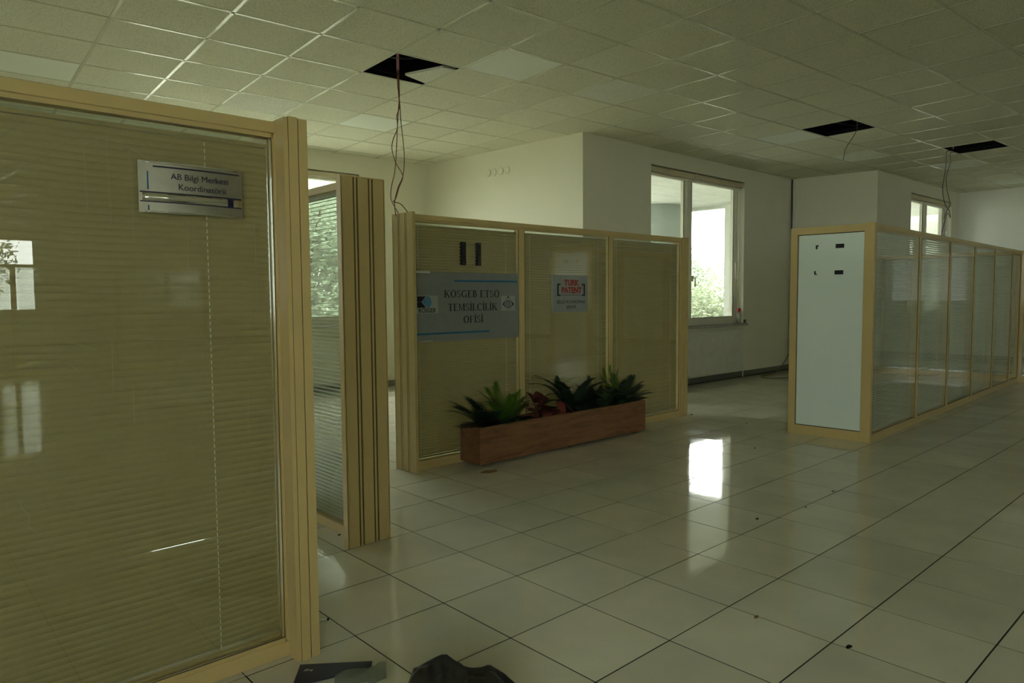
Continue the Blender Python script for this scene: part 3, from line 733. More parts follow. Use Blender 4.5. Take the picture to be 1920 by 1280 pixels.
strip('navy_line', .13, .97, .085, .115, M_NAVY); strip('blue_tick', .075, .088, .20, .555, M_BLUE); strip('blue_tick', .075, .088, .86, .975, M_BLUE)
strip('navy_line', .01, .99, .592, .618, M_NAVY); strip('navy_line', .01, .99, .776, .798, M_NAVY); strip('chrome_band', .03, .99, .622, .772, M_CHROME, .0015)
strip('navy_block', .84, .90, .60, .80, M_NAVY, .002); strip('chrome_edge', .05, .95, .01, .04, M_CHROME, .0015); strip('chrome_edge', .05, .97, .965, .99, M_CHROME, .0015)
text_obj('lettering', 'AB Bilgi Merkezi', .0255, M_NAVY, pl, (fx(.565), yb-SAG-.0008, fz(.275)), bold=0., ext=.001)
text_obj('lettering', 'Koordinatörü', .0255, M_NAVY, pl, (fx(.585), yb-SAG-.0008, fz(.475)), bold=0., ext=.001)

# office sign
YG = 1.855+.012     # just in front of the front glass (pane at y+.014)
of = empty('office_sign', (0, 0, 0), label='wide silver office sign with serif lettering and two logos left of the planter', cat='sign')
sx0, sx1, sz0, sz1 = 1.575, 2.553, .905, 1.402
yf = YG-.008
MB().cbox(sx0, sx1, yf, YG+.0005, sz0, sz1, .001).build('plate', M_SIGN, of)
ux = lambda u: sx0+(sx1-sx0)*u; uz = lambda v: sz1-(sz1-sz0)*v
def flat(nm, u0, u1, v0, v1, mat, par, d=.001): return MB().box(ux(u0), ux(u1), yf-d, yf, uz(v1), uz(v0)).build(nm, mat, par)
flat('blue_stripe', .345, .99, .108, .135, M_BLUE, of); flat('blue_stripe', .0, .69, .868, .895, M_BLUE, of)
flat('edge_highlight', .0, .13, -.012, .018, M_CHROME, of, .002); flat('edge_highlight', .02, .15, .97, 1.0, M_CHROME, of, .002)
serif_text('lettering', 'KOSGEB ETSO', .0535, ux(.525), uz(.365), yf, M_INK, of, sx=1.10)
serif_text('lettering', 'TEMSİLCİLİK', .0535, ux(.530), uz(.563), yf, M_INK, of, sx=1.10)
serif_text('lettering', 'OFİSİ', .0535, ux(.530), uz(.745), yf, M_INK, of, sx=1.10)
lg = flat('logo_label', .0, .195, .335, .59, M_LABEL, of, .0012); yl = yf-.0012
def lpoly(nm, pts, mat, d=.0006):
    vs = [(ux(u), yl-d, uz(v)) for u, v in pts]; n = len(vs); vb = [(v[0], yl, v[2]) for v in vs]
    return MB().add(vs+vb, [tuple(range(n))[::-1], tuple(range(n, 2*n))] + [(i, (i+1) % n, n+(i+1) % n, n+i) for i in range(n)]).build(nm, mat, lg)
lpoly('logo_mark', [(.012, .345), (.085, .345), (.035, .42), (.012, .42)], M_INK); lpoly('logo_mark', [(.012, .43), (.035, .43), (.085, .505), (.012, .505)], M_INK)
lpoly('logo_mark', [(.018, .425), (.055, .345), (.088, .345), (.048, .425)], M_INK, .0009); lpoly('logo_mark', [(.048, .427), (.088, .505), (.055, .505), (.018, .427)], M_INK, .0009)
gpts = [(.095, .345), (.118, .345)] + [(.108+.028*cos(a), .425+.080*sin(a)) for a in [radians(-65+130*k/10) for k in range(11)]] + [(.118, .505), (.095, .505), (.058, .426)]
lpoly('logo_globe', gpts, M_LBLUE)
for v in (.37, .398, .426, .454, .482): lpoly('logo_grid', [(.085, v-.0012), (.134, v-.0012), (.134, v+.0012), (.085, v+.0012)], M_LABEL, .0009)
for u in (.085, .101, .118): lpoly('logo_grid', [(u-.0006, .348), (u+.0006, .348), (u+.0006, .502), (u-.0006, .502)], M_LABEL, .0009)
text_obj('logo_text', 'KOSGEB', .044, M_INK, lg, (ux(.098), yl-.0004, uz(.548)), bold=.0006, sx=.88)
em = flat('emblem_label', .815, .962, .345, .575, M_LABEL, of, .0012)
def epoly(pts, mat=M_NAVY, d=.0006):
    vs = [(ux(u), yl-d, uz(v)) for u, v in pts]; n = len(vs); vb = [(v[0], yl, v[2]) for v in vs]
    return vs, vb, n
eb = MB()
def eadd(pts, d=.0006):
    vs = [(ux(.8885)+a, yl-d, uz(.466)+b) for a, b in pts]; n = len(vs); vb = [(v[0], yl, v[2]) for v in vs]
    eb.add(vs+vb, [tuple(range(n)), tuple(range(n, 2*n))] + [(i, (i+1) % n, n+(i+1) % n, n+i) for i in range(n)])
eadd([(-.020, .034), (0, .062), (.020, .034), (.008, .043), (0, .045), (-.008, .043)])
eadd([(-.030, .024), (-.060, -.004), (-.030, -.030), (-.040, -.004)]); eadd([(.030, .024), (.060, -.004), (.030, -.030), (.040, -.004)])
for k in range(14):
    a = 2*pi*k/14; c, s = cos(a), sin(a); t = .0035
    eadd([(c*.020-s*t, s*.024-.004+c*t), (c*.0265-s*t, s*.032-.004+c*t), (c*.0265+s*t, s*.032-.004-c*t), (c*.020+s*t, s*.024-.004-c*t)], .0006)
for r0, r1 in ((.0165, .0205), (.034, .036)):
    for k in range(20):
        a, b = 2*pi*k/20, 2*pi*(k+1)/20
        if r0 > .03 and (k % 10 in (4, 5) or k % 10 in (0, 9)): continue
        eadd([(r0*cos(a), r0*1.2*sin(a)-.004), (r1*cos(a), r1*1.2*sin(a)-.004), (r1*cos(b), r1*1.2*sin(b)-.004), (r0*cos(b), r0*1.2*sin(b)-.004)], .0007)
eadd([(-.004, .006), (.004, .006), (.005, -.004), (.003, -.014), (-.003, -.014), (-.005, -.004)]); eadd([(-.005, -.040), (.005, -.040), (.005, -.044), (-.005, -.044)])
eb.build('emblem', M_NAVY, em)

# patent sign
pt = empty('patent_sign', (0, 0, 0), label='small square silver sign with bold red lettering on the middle bay', cat='sign')
px0, px1, pz0, pz1 = 2.937, 3.372, 1.090, 1.399
MB().cbox(px0, px1, YG-.012, YG+.0005, pz0, pz1, .001).build('plate', M_SIGN, pt); yp = YG-.012
qx = lambda u: px0+(px1-px0)*u; qz = lambda v: pz1-(pz1-pz0)*v
text_obj('red_lettering', 'TURK', .068, M_RED, pt, (qx(.525), yp-.0006, qz(.205)), bold=.0028, sx=1.0)
text_obj('red_lettering', 'PATENT', .068, M_RED, pt, (qx(.53), yp-.0006, qz(.41)), bold=.0028, sx=1.0)
for u, s in ((.125, 1), (.92, -1)):
    mb = MB(); a, b = qx(u), qx(u)+s*.018; mb.box(min(a, b), max(a, b), yp-.001, yp, qz(.56), qz(.225)); c = qx(u)+s*.040
    mb.box(min(a, c), max(a, c), yp-.0011, yp, qz(.265), qz(.225)).box(min(a, c), max(a, c), yp-.0011, yp, qz(.56), qz(.52)); mb.build('bracket', M_INK, pt)
MB().box(qx(.24), qx(.82), yp-.0006, yp, qz(.545), qz(.525)).build('fine_print_line', simple('grey_ink', (.10, .11, .10), .5), pt)
text_obj('lettering', 'BİLGİ VE DÖKÜMAN', .036, M_INK, pt, (qx(.515), yp-.0005, qz(.725)), bold=0., sx=1.02)
text_obj('lettering', 'BİRİMİ', .036, M_INK, pt, (qx(.52), yp-.0005, qz(.865)), bold=0., sx=1.02)

# two black mounting strips above the office sign
for k, (a, b) in enumerate(((1.975, 2.028), (2.120, 2.173))):
    o = empty('mounting_strip', ((a+b)/2, YG, 1.457), label=('left' if k == 0 else 'right')+' of two black mounting strips on the glass above the office sign', cat='mounting strip', group='black strips above the office sign')
    h = .170; w = b-a; mb = MB().cbox(-w/2+.008, w/2, -.010, .0005, 0, h, .0015)
    for q in range(7): mb.box(-w/2, -w/2+.010, -.008, -.001, .006+q*.0236, .020+q*.0236)
    mb.build('strip_body', M_BLACK, o)
    for q in range(6):
        z = .012+q*.029; rv_ = MB().lathe([(.0032, 0), (.0032, .002), (.001, .003)], (0, 0, 0), 8); rv = rv_.build('rivet', M_METAL if q in (0, 5) else M_WIRE, o); rv.location = (.004, -.0098, z); rv.rotation_euler = (pi/2, 0, 0)
# four black pads on the white end panel
for k, (u, v, w, h, sh) in enumerate(((.455, 1.627, .022, .033, 0), (.268, 1.628, .068, .035, 0), (.462, 1.408, .022, .033, 1), (.272, 1.408, .070, .035, 0))):
    lab = ['small upper left', 'wide upper right', 'small lower left chipped', 'wide lower right'][k]
    Mw = Matrix.Translation((Bx, By, 0)) @ Matrix.Rotation(ang, 4, 'Z') @ Me
    c = Mw @ Vector((u, .0085, v)); o = MB()
    x0, x1, z0, z1 = u-w/2, u+w/2, v-h/2, v+h/2
    poly = [(x0, z0), (x1, z0), (x1, z1), (x0, z1)] if k in (1, 3) else ([(x0+.006, z0), (x1, z0), (x1, z1), (x0-.002, z1), (x0, z1-.012), (x0+.007, z1-.014)] if k == 0 else [(x0-.004, z0), (x1, z0), (x1+.004, z1), (x0+.012, z1), (x0+.010, z0+.012)])
    n = len(poly); vs = [Mw @ Vector((a, .006, b)) for a, b in poly]+[Mw @ Vector((a, .0086, b)) for a, b in poly]
    o.add(vs, [tuple(range(n)), tuple(range(2*n-1, n-1, -1))]+[(i, n+i, n+(i+1) % n, (i+1) % n) for i in range(n)])
    tag(o.build('adhesive_pad', M_BLACK), lab+' black adhesive pad on the white end panel', 'adhesive pad', 'black pads on the white end panel')

# ================================================================== PLANTER AND PLANTS
PX0, PX1, PY0, PY1, PZ0, PZ1 = 1.942, 3.883, 1.617, 1.842, .018, .287
plt = empty('planter_box', (PX0, PY0, 0), label='long stained wooden planter box full of plants standing before the glass partition', cat='planter')
def ppart(nm, x0, x1, y0, y1, z0, z1, mat=M_WOOD): return MB().cbox(x0-PX0, x1-PX0, y0-PY0, y1-PY0, z0, z1, .0025).build(nm, mat, plt)
ppart('front_board', PX0, PX1, PY0, PY0+.022, PZ0, PZ1); ppart('back_board', PX0, PX1, PY1-.022, PY1, PZ0, PZ1)
ppart('end_board', PX0+.001, PX0+.022, PY0+.0225, PY1-.0225, PZ0, PZ1); ppart('end_board', PX1-.022, PX1-.001, PY0+.0225, PY1-.0225, PZ0, PZ1)
ppart('bottom_board', PX0+.022, PX1-.022, PY0+.022, PY1-.022, PZ0, PZ0+.02)
for x in (PX0+.06, (PX0+PX1)/2, PX1-.14): ppart('foot', x, x+.07, PY0+.03, PY1-.03, 0, PZ0, M_GROOVE)
sm = MB(); nx, ny = 40, 6
vs = [(PX0+.022+(PX1-PX0-.044)*i/nx-PX0, PY0+.022+(PY1-PY0-.044)*j/ny-PY0, .235+random.uniform(-.008, .012)) for j in range(ny+1) for i in range(nx+1)]
sm.add(vs, [(j*(nx+1)+i, j*(nx+1)+i+1, (j+1)*(nx+1)+i+1, (j+1)*(nx+1)+i) for j in range(ny) for i in range(nx)]); sm.build('soil', M_SOIL, plt)

def leaflet(mb, base, d, up, L, w, droop=.25, fold=.2, seg=3):
    """a narrow folded blade"""
    d = d.normalized(); side_ = d.cross(up); side_ = side_.normalized() if side_.length > 1e-5 else Vector((1, 0, 0)); nrm = side_.cross(d)
    vs = []; fs = []
    for k in range(seg+1):
        t = k/seg; p = base + d*(L*t) - Vector((0, 0, 1))*droop*L*t*t
        ww = w*(sin(pi*min(1, .18+.82*t))**.8 if t < 1 else 0.02)
        vs += [p - side_*ww + nrm*fold*ww, p, p + side_*ww + nrm*fold*ww]
    for k in range(seg):
        a = 3*k; fs += [(a, a+1, a+4, a+3), (a+1, a+2, a+5, a+4)]
    mb.add(vs, fs, True)
def limit(p):
    return Vector((p.x, min(p.y, 1.852), max(p.z, .02)))
def finish(mb, mat, name, par, base, clamp=True):
    if clamp:      # leaves stay clear of the glass behind and inside the boards below the rim
        mb.v = [(v[0], min(v[1], 1.852), v[2]) if v[2] > PZ1+.004 else (min(max(v[0], PX0+.024), PX1-.024), min(max(v[1], PY0+.024), PY1-.024), max(v[2], .20)) for v in mb.v]
    return mb.build(name, mat, par, off=base)
def frond(leafmb, stem, base, az, el, L, n, ll, lw, curl=.9, spread=70, cutoff=0.15):
    pts = []; p = Vector(base); e = el
    N = 12
    for k in range(N+1):
        pts.append(p.copy()); d = Vector((cos(e)*cos(az), cos(e)*sin(az), sin(e))); p = p+d*L/N; e -= curl/N
    stem.tube(pts, .0022, 4, taper=.3)
    for k in range(n):
        t = cutoff+(1-cutoff)*k/(n-1); i = min(int(t*N), N-1); q = pts[i].lerp(pts[i+1], t*N-i); d = (pts[i+1]-pts[i]).normalized()
        sidev = d.cross(Vector((0, 0, 1))); sidev = sidev.normalized() if sidev.length > 1e-4 else Vector((1, 0, 0)); up = sidev.cross(d)
        sp = radians(spread*(1-.65*t)); l = ll*(sin(pi*(.12+.80*t))**.6)
        for s in (-1, 1):
            dd = d*cos(sp)+sidev*s*sin(sp)+up*.12
            leaflet(leafmb, q, dd, up, l*random.uniform(.9, 1.08), lw, .18, .25)
def palm(name, base, label, mat, fronds, cat='plant', group='plants in the wooden planter', grow=1.15, **kw):
    e = empty(name, base, label=label, cat=cat, group=group)
    base = Vector(base)
    st = MB()
    for (az, el, L) in fronds:
        lf = MB(); frond(lf, st, base+Vector((random.uniform(-.02, .02), random.uniform(-.015, .015), 0)), radians(az), radians(el), L*grow, **kw)
        finish(lf, mat, 'frond', e, base)
    finish(st, mat, 'stems', e, base); return e
random.seed(21)
SZ = .225
palm('palm_plant', (2.13, 1.735, SZ), 'dark feathery palm drooping over the left end of the planter', M_PALMD,
     [(180, 46, .33), (200, 34, .31), (160, 58, .30), (230, 42, .24), (192, 64, .30), (250, 58, .22), (300, 46, .2), (140, 52, .28), (183, 26, .31), (215, 55, .26), (175, 72, .27), (270, 40, .17)], n=19, ll=.15, lw=.0046, curl=.62, spread=50)
palm('palm_plant', (2.33, 1.77, SZ), 'lime green upright palm behind the dark palm at the left end of the planter', M_PALML,
     [(95, 80, .31), (20, 62, .28), (165, 66, .30), (280, 68, .25), (0, 48, .22), (200, 58, .27), (320, 60, .22), (130, 74, .29), (240, 72, .26)], n=19, ll=.12, lw=.0040, curl=.5, spread=46)
palm('fern_plant', (3.02, 1.72, SZ), 'tall dark arching fern in the middle of the planter', M_FERN,
     [(180, 70, .50), (165, 78, .47), (215, 72, .42), (95, 82, .42), (10, 74, .42), (-20, 66, .36), (250, 64, .32), (30, 60, .36), (190, 57, .40), (290, 60, .3), (150, 82, .45), (200, 80, .44), (340, 76, .38), (175, 48, .33), (0, 56, .34), (230, 55, .30), (60, 70, .36)], n=28, ll=.062, lw=.0085, curl=1.3, spread=80, cutoff=.10)
palm('palm_plant', (3.70, 1.74, SZ), 'dark spiky palm at the right end of the planter', M_PALMD,
     [(0, 50, .27), (-30, 40, .26), (40, 60, .27), (-60, 52, .22), (90, 78, .27), (180, 60, .25), (210, 52, .22), (-10, 30, .24), (20, 38, .25), (140, 72, .26), (-40, 66, .25), (10, 72, .27)], n=19, ll=.13, lw=.0046, curl=.6, spread=52)
palm('palm_plant', (3.66, 1.785, SZ), 'lime green palm tips behind the dark spiky palm on the right', M_PALML,
     [(95, 84, .32), (150, 72, .29), (40, 74, .30), (200, 66, .22), (120, 80, .31)], n=16, ll=.10, lw=.0038, curl=.35, spread=42)
palm('grass_plant', (3.40, 1.79, SZ), 'small green tuft poking up between the fern and the leafy plant', M_PALMD,
     [(95, 80, .27), (150, 66, .24), (30, 66, .22), (200, 72, .22)], n=14, ll=.10, lw=.0042, curl=.5, spread=42)
def heart_leaf(mb, base, d, up, L, w):
    d = d.normalized(); s_ = d.cross(up).normalized(); n_ = s_.cross(d)
    prof = [(-.12, .22), (-.08, .62), (.10, .92), (.30, 1.0), (.52, .80), (.74, .46), (.90, .18), (1.0, .01)]
    mid = []; lft = []; rgt = []
    for t, ww in prof:
        dr = -.30*L*max(0, t)**2
        c = base+d*(L*max(t, 0 if ww > .3 else t))+Vector((0, 0, dr)); mid.append(base+d*(L*max(t, 0))+Vector((0, 0, dr))-n_*.0)
        lft.append(base+d*(L*t)-s_*(w*ww)+n_*(.22*w*ww)+Vector((0, 0, dr))); rgt.append(base+d*(L*t)+s_*(w*ww)+n_*(.22*w*ww)+Vector((0, 0, dr)))
    n = len(prof); mb.add(mid+lft+rgt, [(n+k, k, k+1, n+k+1) for k in range(n-1)]+[(k, 2*n+k, 2*n+k+1, k+1) for k in range(n-1)], True)
def leafy(name, base, label, leaves, mats, group='plants in the wooden planter'):
    e = empty(name, base, label=label, cat='plant', group=group); base = Vector(base); st = MB()
    for (dx, dy, dz, az, el, L, w, mi) in leaves:
        tip = base+Vector((dx, dy, dz)); st.tube(spline([base, base+Vector((dx*.3, dy*.3, dz*.65)), tip], 4), .003, 5)
        d = Vector((cos(radians(el))*cos(radians(az)), cos(radians(el))*sin(radians(az)), sin(radians(el))))
        up = Vector((-sin(radians(el))*cos(radians(az)), -sin(radians(el))*sin(radians(az)), cos(radians(el))))
        lf = MB(); heart_leaf(lf, tip, d, up, L, w); o = finish(lf, mats[mi], 'leaf', e, base)
    finish(st, mats[0], 'stems', e, base); return e
leafy('caladium_plant', (2.62, 1.73, SZ), 'dark red heart-leaved caladium left of the fern', [
    (-.02, -.02, .15, 250, 12, .13, .058, 0), (.03, .0, .17, 75, 66, .12, .055, 0), (-.06, -.02, .12, 215, 18, .12, .055, 0), (.06, -.02, .12, 290, -15, .12, .055, 0), (.02, -.05, .10, 265, -30, .12, .055, 0), (.08, .02, .15, 20, 35, .12, .05, 0), (-.08, .03, .15, 150, 40, .11, .05, 0), (.0, -.03, .18, 262, 40, .12, .055, 0), (.05, -.03, .19, 300, 45, .12, .05, 0), (-.03, .0, .17, 120, 62, .13, .055, 0), (.10, -.02, .10, 330, 10, .11, .05, 0)], [M_CALA])
leafy('caladium_plant', (2.80, 1.69, SZ), 'small plant with pink red leaves at the front of the planter', [
    (.0, -.03, .15, 262, -40, .12, .040, 0), (.06, -.03, .13, 300, -30, .12, .042, 1), (.03, -.05, .08, 275, -40, .09, .033, 0)], [M_CALAP, M_CALA])
rr = random.Random(5); lv = []
for k in range(60):
    lv.append((rr.uniform(-.24, .22), rr.uniform(-.09, .05), rr.uniform(.03, .19), rr.uniform(180, 400), rr.uniform(-35, 35), rr.uniform(.07, .11), rr.uniform(.025, .038), 0))
leafy('leafy_plant', (3.36, 1.72, SZ), 'broad-leaved dark green plant filling the right half of the planter', lv + [(.24, -.05, .06, 350, 38, .19, .045, 1)], [M_POTH, leaf_mat('long_pale_leaf', (.03, .07, .03), (.05, .10, .045))])
leafy('leafy_plant', (2.46, 1.68, SZ), 'low dark leafy plant under the red caladium', [(rr.uniform(-.16, .16), rr.uniform(-.04, .05), rr.uniform(.01, .08), rr.uniform(180, 360), rr.uniform(-20, 40), rr.uniform(.07, .10), rr.uniform(.022, .034), 0) for k in range(34)], [M_FERN])
leafy('leafy_plant', (3.02, 1.66, SZ), 'low dark leaves along the front below the tall fern', [(rr.uniform(-.16, .20), rr.uniform(-.02, .03), rr.uniform(.0, .06), rr.uniform(180, 360), rr.uniform(-10, 40), rr.uniform(.06, .09), rr.uniform(.02, .03), 0) for k in range(34)], [M_FERN])

# ================================================================== CABLES
def cable(name, pts, r, mat, label, cat='cable', group=None):
    return tag(MB().tube(spline(pts, 6), r, 6).build(name, mat), label, cat, group)
def vert(px):   # hang from the hole edge down to the top of the fluted post
    out_ = []
    n = len(px)
    for k, (x, y) in enumerate(px):
        t = k/(n-1); out_.append(unpix(x, y, 2.90*(1-t)+1.93*t))
    return out_
wA = [(745, 150), (747, 176), (749, 200), (744, 217), (745, 240), (737, 262), (735, 280), (742, 305), (752, 322), (755, 334), (748, 352), (742, 372), (738, 378), (752, 383), (767, 393)]
wB = [(747, 150), (748, 176), (750, 200), (752, 230), (757, 277), (758, 305), (755, 331), (747, 350), (741, 372), (740, 385), (742, 397)]
wC = [(748, 150), (749, 178), (747, 205), (745, 240), (743, 285), (740, 322), (734, 350), (733, 371), (739, 386), (750, 397)]
for k, (px, lab) in enumerate(((wA, 'red-brown wire from the ceiling hole that loops out and ends at the post corner'), (wB, 'red-brown wire from the ceiling hole hanging rightmost of the three'), (wC, 'red-brown wire from the ceiling hole hanging straightest, leftmost at its foot'))):
    pts = vert(px); pts[-1].z -= .03
    cable('hanging_wire', [Vector((pts[0].x, pts[0].y, ZC+.25))] + pts, .0035, M_WIRER, lab, group='red-brown wires over the planter partition')
cable('hanging_wire', [(6.95, 1.30, 3.3), (6.86, 1.03, 3.13)] + [unpix(x, y, 1.05) for x, y in ((1607, 232), (1606, 245), (1596, 262), (1585, 280), (1581, 300))], .004, M_WIRE, 'short dark wire dangling free from the second ceiling hole')
cable('loose_wire', [(6.75, 1.45, 3.2), (6.88, 1.2, 3.13), (7.05, 1.12, 3.118), (7.15, 1.0, 3.16)], .005, M_WIRE, 'dark wire lying across the second ceiling hole')
cable('loose_wire', [(1.92, 2.75, 3.16), (2.02, 2.6, 3.13), (2.2, 2.5, 3.15), (2.40, 2.49, 3.12)], .005, M_WIRE, 'thin grey wire slung inside the hole above the red wires')
cable('hanging_wire', [(9.42, .80, 3.3), (9.38, .80, 3.11)] + [unpix(x, y, .80+.0*k) for k, (x, y) in enumerate(((1775, 285), (1773, 315), (1768, 345), (1768, 365), (1773, 385), (1780, 395), (1782, 408), (1777, 400), (1770, 420), (1763, 450), (1760, 465), (1768, 470)))], .0042, M_WIRE, 'left wire of the pair hanging from the farthest ceiling hole', group='pair of wires over the cubicle')
cable('hanging_wire', [(9.50, .82, 3.3), (9.50, .82, 3.11)] + [unpix(x, y, .82) for x, y in ((1782, 287), (1782, 305), (1775, 330), (1775, 352), (1779, 370), (1781, 384), (1774, 398), (1770, 410))], .0042, M_WIRE, 'right wire of the pair hanging from the farthest ceiling hole', group='pair of wires over the cubicle')
tag(MB().tube([(9.955, 3.245, .02), (9.955, 3.245, 2.2), (9.96, 3.25, 3.09)], .012, 6).build('corner_cable', M_WIRE), 'black cable running up the wall corner left of the cubicle', 'cable')
structure('trim_1', MB().cbox(9.985, 10.02, 3.19, 3.235, .5, 3.06, .004), M_WHITE)
fp = [(9.93, 3.22, .30), (9.75, 3.22, .14), (9.5, 3.20, .03), (9.1, 3.08, .007), (8.6, 3.02, .007), (8.45, 2.8, .007), (8.9, 2.6, .007), (9.5, 2.55, .007), (10.1, 2.2, .007)]
cable('floor_cable', fp, .006, M_WIRE, 'thin dark cable trailing on the floor under the window wall')

# ================================================================== SMALL THINGS
# spray bottle on the sill
sb = empty('spray_bottle', (8.49, 3.33, .80), label='small white spray bottle with red trigger on the window sill', cat='bottle')
MB().lathe([(.030, 0), (.036, .006), (.037, .09), (.033, .12), (.016, .155), (.013, .172)], (0, 0, 0), 16).build('bottle', M_BOTTLE, sb)
MB().lathe([(.016, .172), (.016, .192), (.012, .196)], (0, 0, 0), 12).build('collar', M_REDP, sb)
MB().cbox(-.055, .022, -.012, .012, .196, .226, .004).build('spray_head', M_REDP, sb)
MB().tube([(-.028, 0, .198), (-.042, 0, .178), (-.040, 0, .150)], .005, 6).build('trigger', M_REDP, sb)
jar = empty('small_jar', (8.56, 3.28, .80), label='tiny dark cup beside the spray bottle on the sill', cat='cup')
MB().lathe([(.015, 0), (.022, .004), (.025, .05), (.024, .055), (.02, .05), (.018, .01)], (0, 0, 0), 12).build('cup_body', simple('dim_cup', (.12, .11, .09), .5), jar)
# black bin bag at the bottom edge
def lump(nm, c, r, mat, seed, amp=.18, nu=44, nv=22, zmin=.0, f1=3.0):
    from mathutils import noise
    vs = []; o = Vector((seed*3.1, seed*1.7, seed*.9))
    for j in range(nv+1):
        th = pi*j/nv
        for i in range(nu):
            ph = 2*pi*i/nu; d = Vector((sin(th)*cos(ph), sin(th)*sin(ph), cos(th)))
            k = 1+amp*(noise.noise(d*f1*.6+o)*1.0) + amp*.55*(abs(noise.noise(d*f1*1.6+o))*2-1)*-1 + amp*.25*noise.noise(d*f1*4+o)
            p = Vector((d.x*r[0], d.y*r[1], d.z*r[2]))*k+Vector(c); p.z = max(p.z, zmin+.0005); vs.append(p)
    fs = []
    for j in range(nv):
        for i in range(nu): fs.append((j*nu+i, (j+1)*nu+i, (j+1)*nu+(i+1) % nu, j*nu+(i+1) % nu))
    return MB().add(vs, fs, False)
from mathutils import noise as NZ
BAGC = Vector((.005, -.605, 0))
bag = empty('bin_bag', BAGC, label='crumpled black plastic bin bag on the floor at the bottom edge', cat='bag')
U_ = Vector((CR.x, CR.y, 0)).normalized(); V_ = Vector((CF.x, CF.y, 0)).normalized()
RID = [(-.175, .0), (-.155, .07), (-.135, .122), (-.10, .138), (-.055, .158), (-.035, .158), (-.005, .138), (.018, .128), (.085, .130), (.115, .112), (.165, .075), (.205, .0)]
def ridge(u):
    for (a, ha), (b, hb) in zip(RID[:-1], RID[1:]):
        if a <= u <= b: return ha+(hb-ha)*(u-a)/(b-a)
    return 0
bm_ = MB(); nu, nv = 76, 56; vs = []
for j in range(nv+1):
    v = .07-.40*j/nv
    for i in range(nu+1):
        u = -.175+.38*i/nu; h = ridge(u)
        fall = max(0, 1-max(0, v)/.07)**.6 if v > 0 else max(0, 1-((-v)/.33)**1.6)
        p = Vector((u*9, v*9, 3.1)); cre = abs(NZ.noise(p))+.5*abs(NZ.noise(p*2.3+Vector((4, 1, 0))))
        z = max(.001, h*fall*(1-.45*cre*(1 if v < -.012 else .25)) + (.012*NZ.noise(p*3.1)*fall if v < -.01 else 0))
        edge = .03*NZ.noise(Vector((u*12, v*12, 9)))*fall
        q = U_*(u*(1+.15*min(0, v)*-2))+V_*(v+edge*.5); vs.append((q.x, q.y, z))
bm_.add(vs, [(j*(nu+1)+i, (j+1)*(nu+1)+i, (j+1)*(nu+1)+i+1, j*(nu+1)+i+1) for j in range(nv) for i in range(nu)], True)
bm_.build('bag_body', M_BAG, bag)
fo = empty('navy_folder', (-.165, -.2, 0), label='dark navy card folder on the floor beside the black bag', cat='folder')
fm = MB().prism([(-.078, .136), (.110, -.008), (.085, -.042), (-.155, .030)], .001, .006); fm.build('cover', M_FOLD, fo)
text_obj('lettering', 'Zirq', .0165, M_WHITE, fo, (-.075, .085, .0064), rot=(0, 0, radians(-40)), ext=.0002, shear=.3)
ff = MB(); nx, ny = 14, 6; vs = []
for j in range(ny+1):
    for i in range(nx+1):
        u, v = i/nx, j/ny; p = Vector((-.16, -.235, 0)).lerp(Vector((-.005, -.29, 0)), u)+Vector((-.055, -.09, 0))*v+Vector((-.035, .02, 0))
        vs.append((p.x, p.y, .009+.012*abs(sin(5*u+4*v+2*u*v))+.006*random.random()))
ff.add(vs, [(j*(nx+1)+i, j*(nx+1)+i+1, (j+1)*(nx+1)+i+1, (j+1)*(nx+1)+i) for j in range(ny) for i in range(nx)], True)
tag(ff.build('plastic_film', M_FILM), 'crumpled grey-green clear plastic film lying over the navy folder', 'plastic film')
# burnt match / butt, cardboard scrap, crumbs
bt = empty('cigarette_butt', (-.0326, .1882, .004), rz=radians(-35), label='thin pale stick with a dark tip on the floor right of the left partition', cat='litter')
MB().tube([(-.026, 0, 0), (.020, 0, .001)], .0032, 6).build('stick', M_CORD, bt); MB().lathe([(.002, -.004), (.0048, 0), (.004, .005)], (.022, 0, .001), 8).build('tip', M_BLACK, bt)
tag(MB().prism([(1.845, 1.50), (1.895, 1.45), (1.965, 1.455), (1.985, 1.49), (1.91, 1.525)], .0005, .003).build('card_scrap', M_CARD), 'brown card scrap on the floor in front of the planter', 'litter')
DEB = [(1418, 1157, 'dry leaf crumb on a tile joint in the centre foreground', .016), (1592, 1213, 'dark crumb nearest the bottom edge right of the bag', .022), (1420, 973, 'dark scuffed crumb on the floor left of the white end panel reflection', .014),
       (1562, 921, 'small leaf scrap on the floor before the white end panel', .022), (1511, 951, 'tiny leaf scrap below the scrap before the end panel', .016), (1297, 777, 'crumb at the foot of the planter partition end post', .02),
       (1415, 840, 'crumb on the floor between the two partitions', .014), (636, 1003, 'crumb at the foot of the fluted pillar', .014), (1400, 793, 'crumb in the floor passage toward the window', .018), (1118, 860, 'pale paper scrap on the floor right of the planter middle', .02)]
for k, (x, y, lab, s) in enumerate(DEB):
    d = CR*((x-960)/FPX)+CD*((y-640)/FPX)+CF; t = -CAM.z/d.z; p = CAM+d*t; rg = random.Random(k)
    poly = [(p.x+s*rg.uniform(.5, 1)*cos(a*pi/3), p.y+s*.55*rg.uniform(.5, 1)*sin(a*pi/3)) for a in range(6)]
    tag(MB().prism(poly, .0005, .004).build('floor_crumb', M_LABEL if 'pale' in lab else M_CARD if 'leaf' in lab else M_SOIL), lab, 'litter', 'crumbs on the tiled floor')
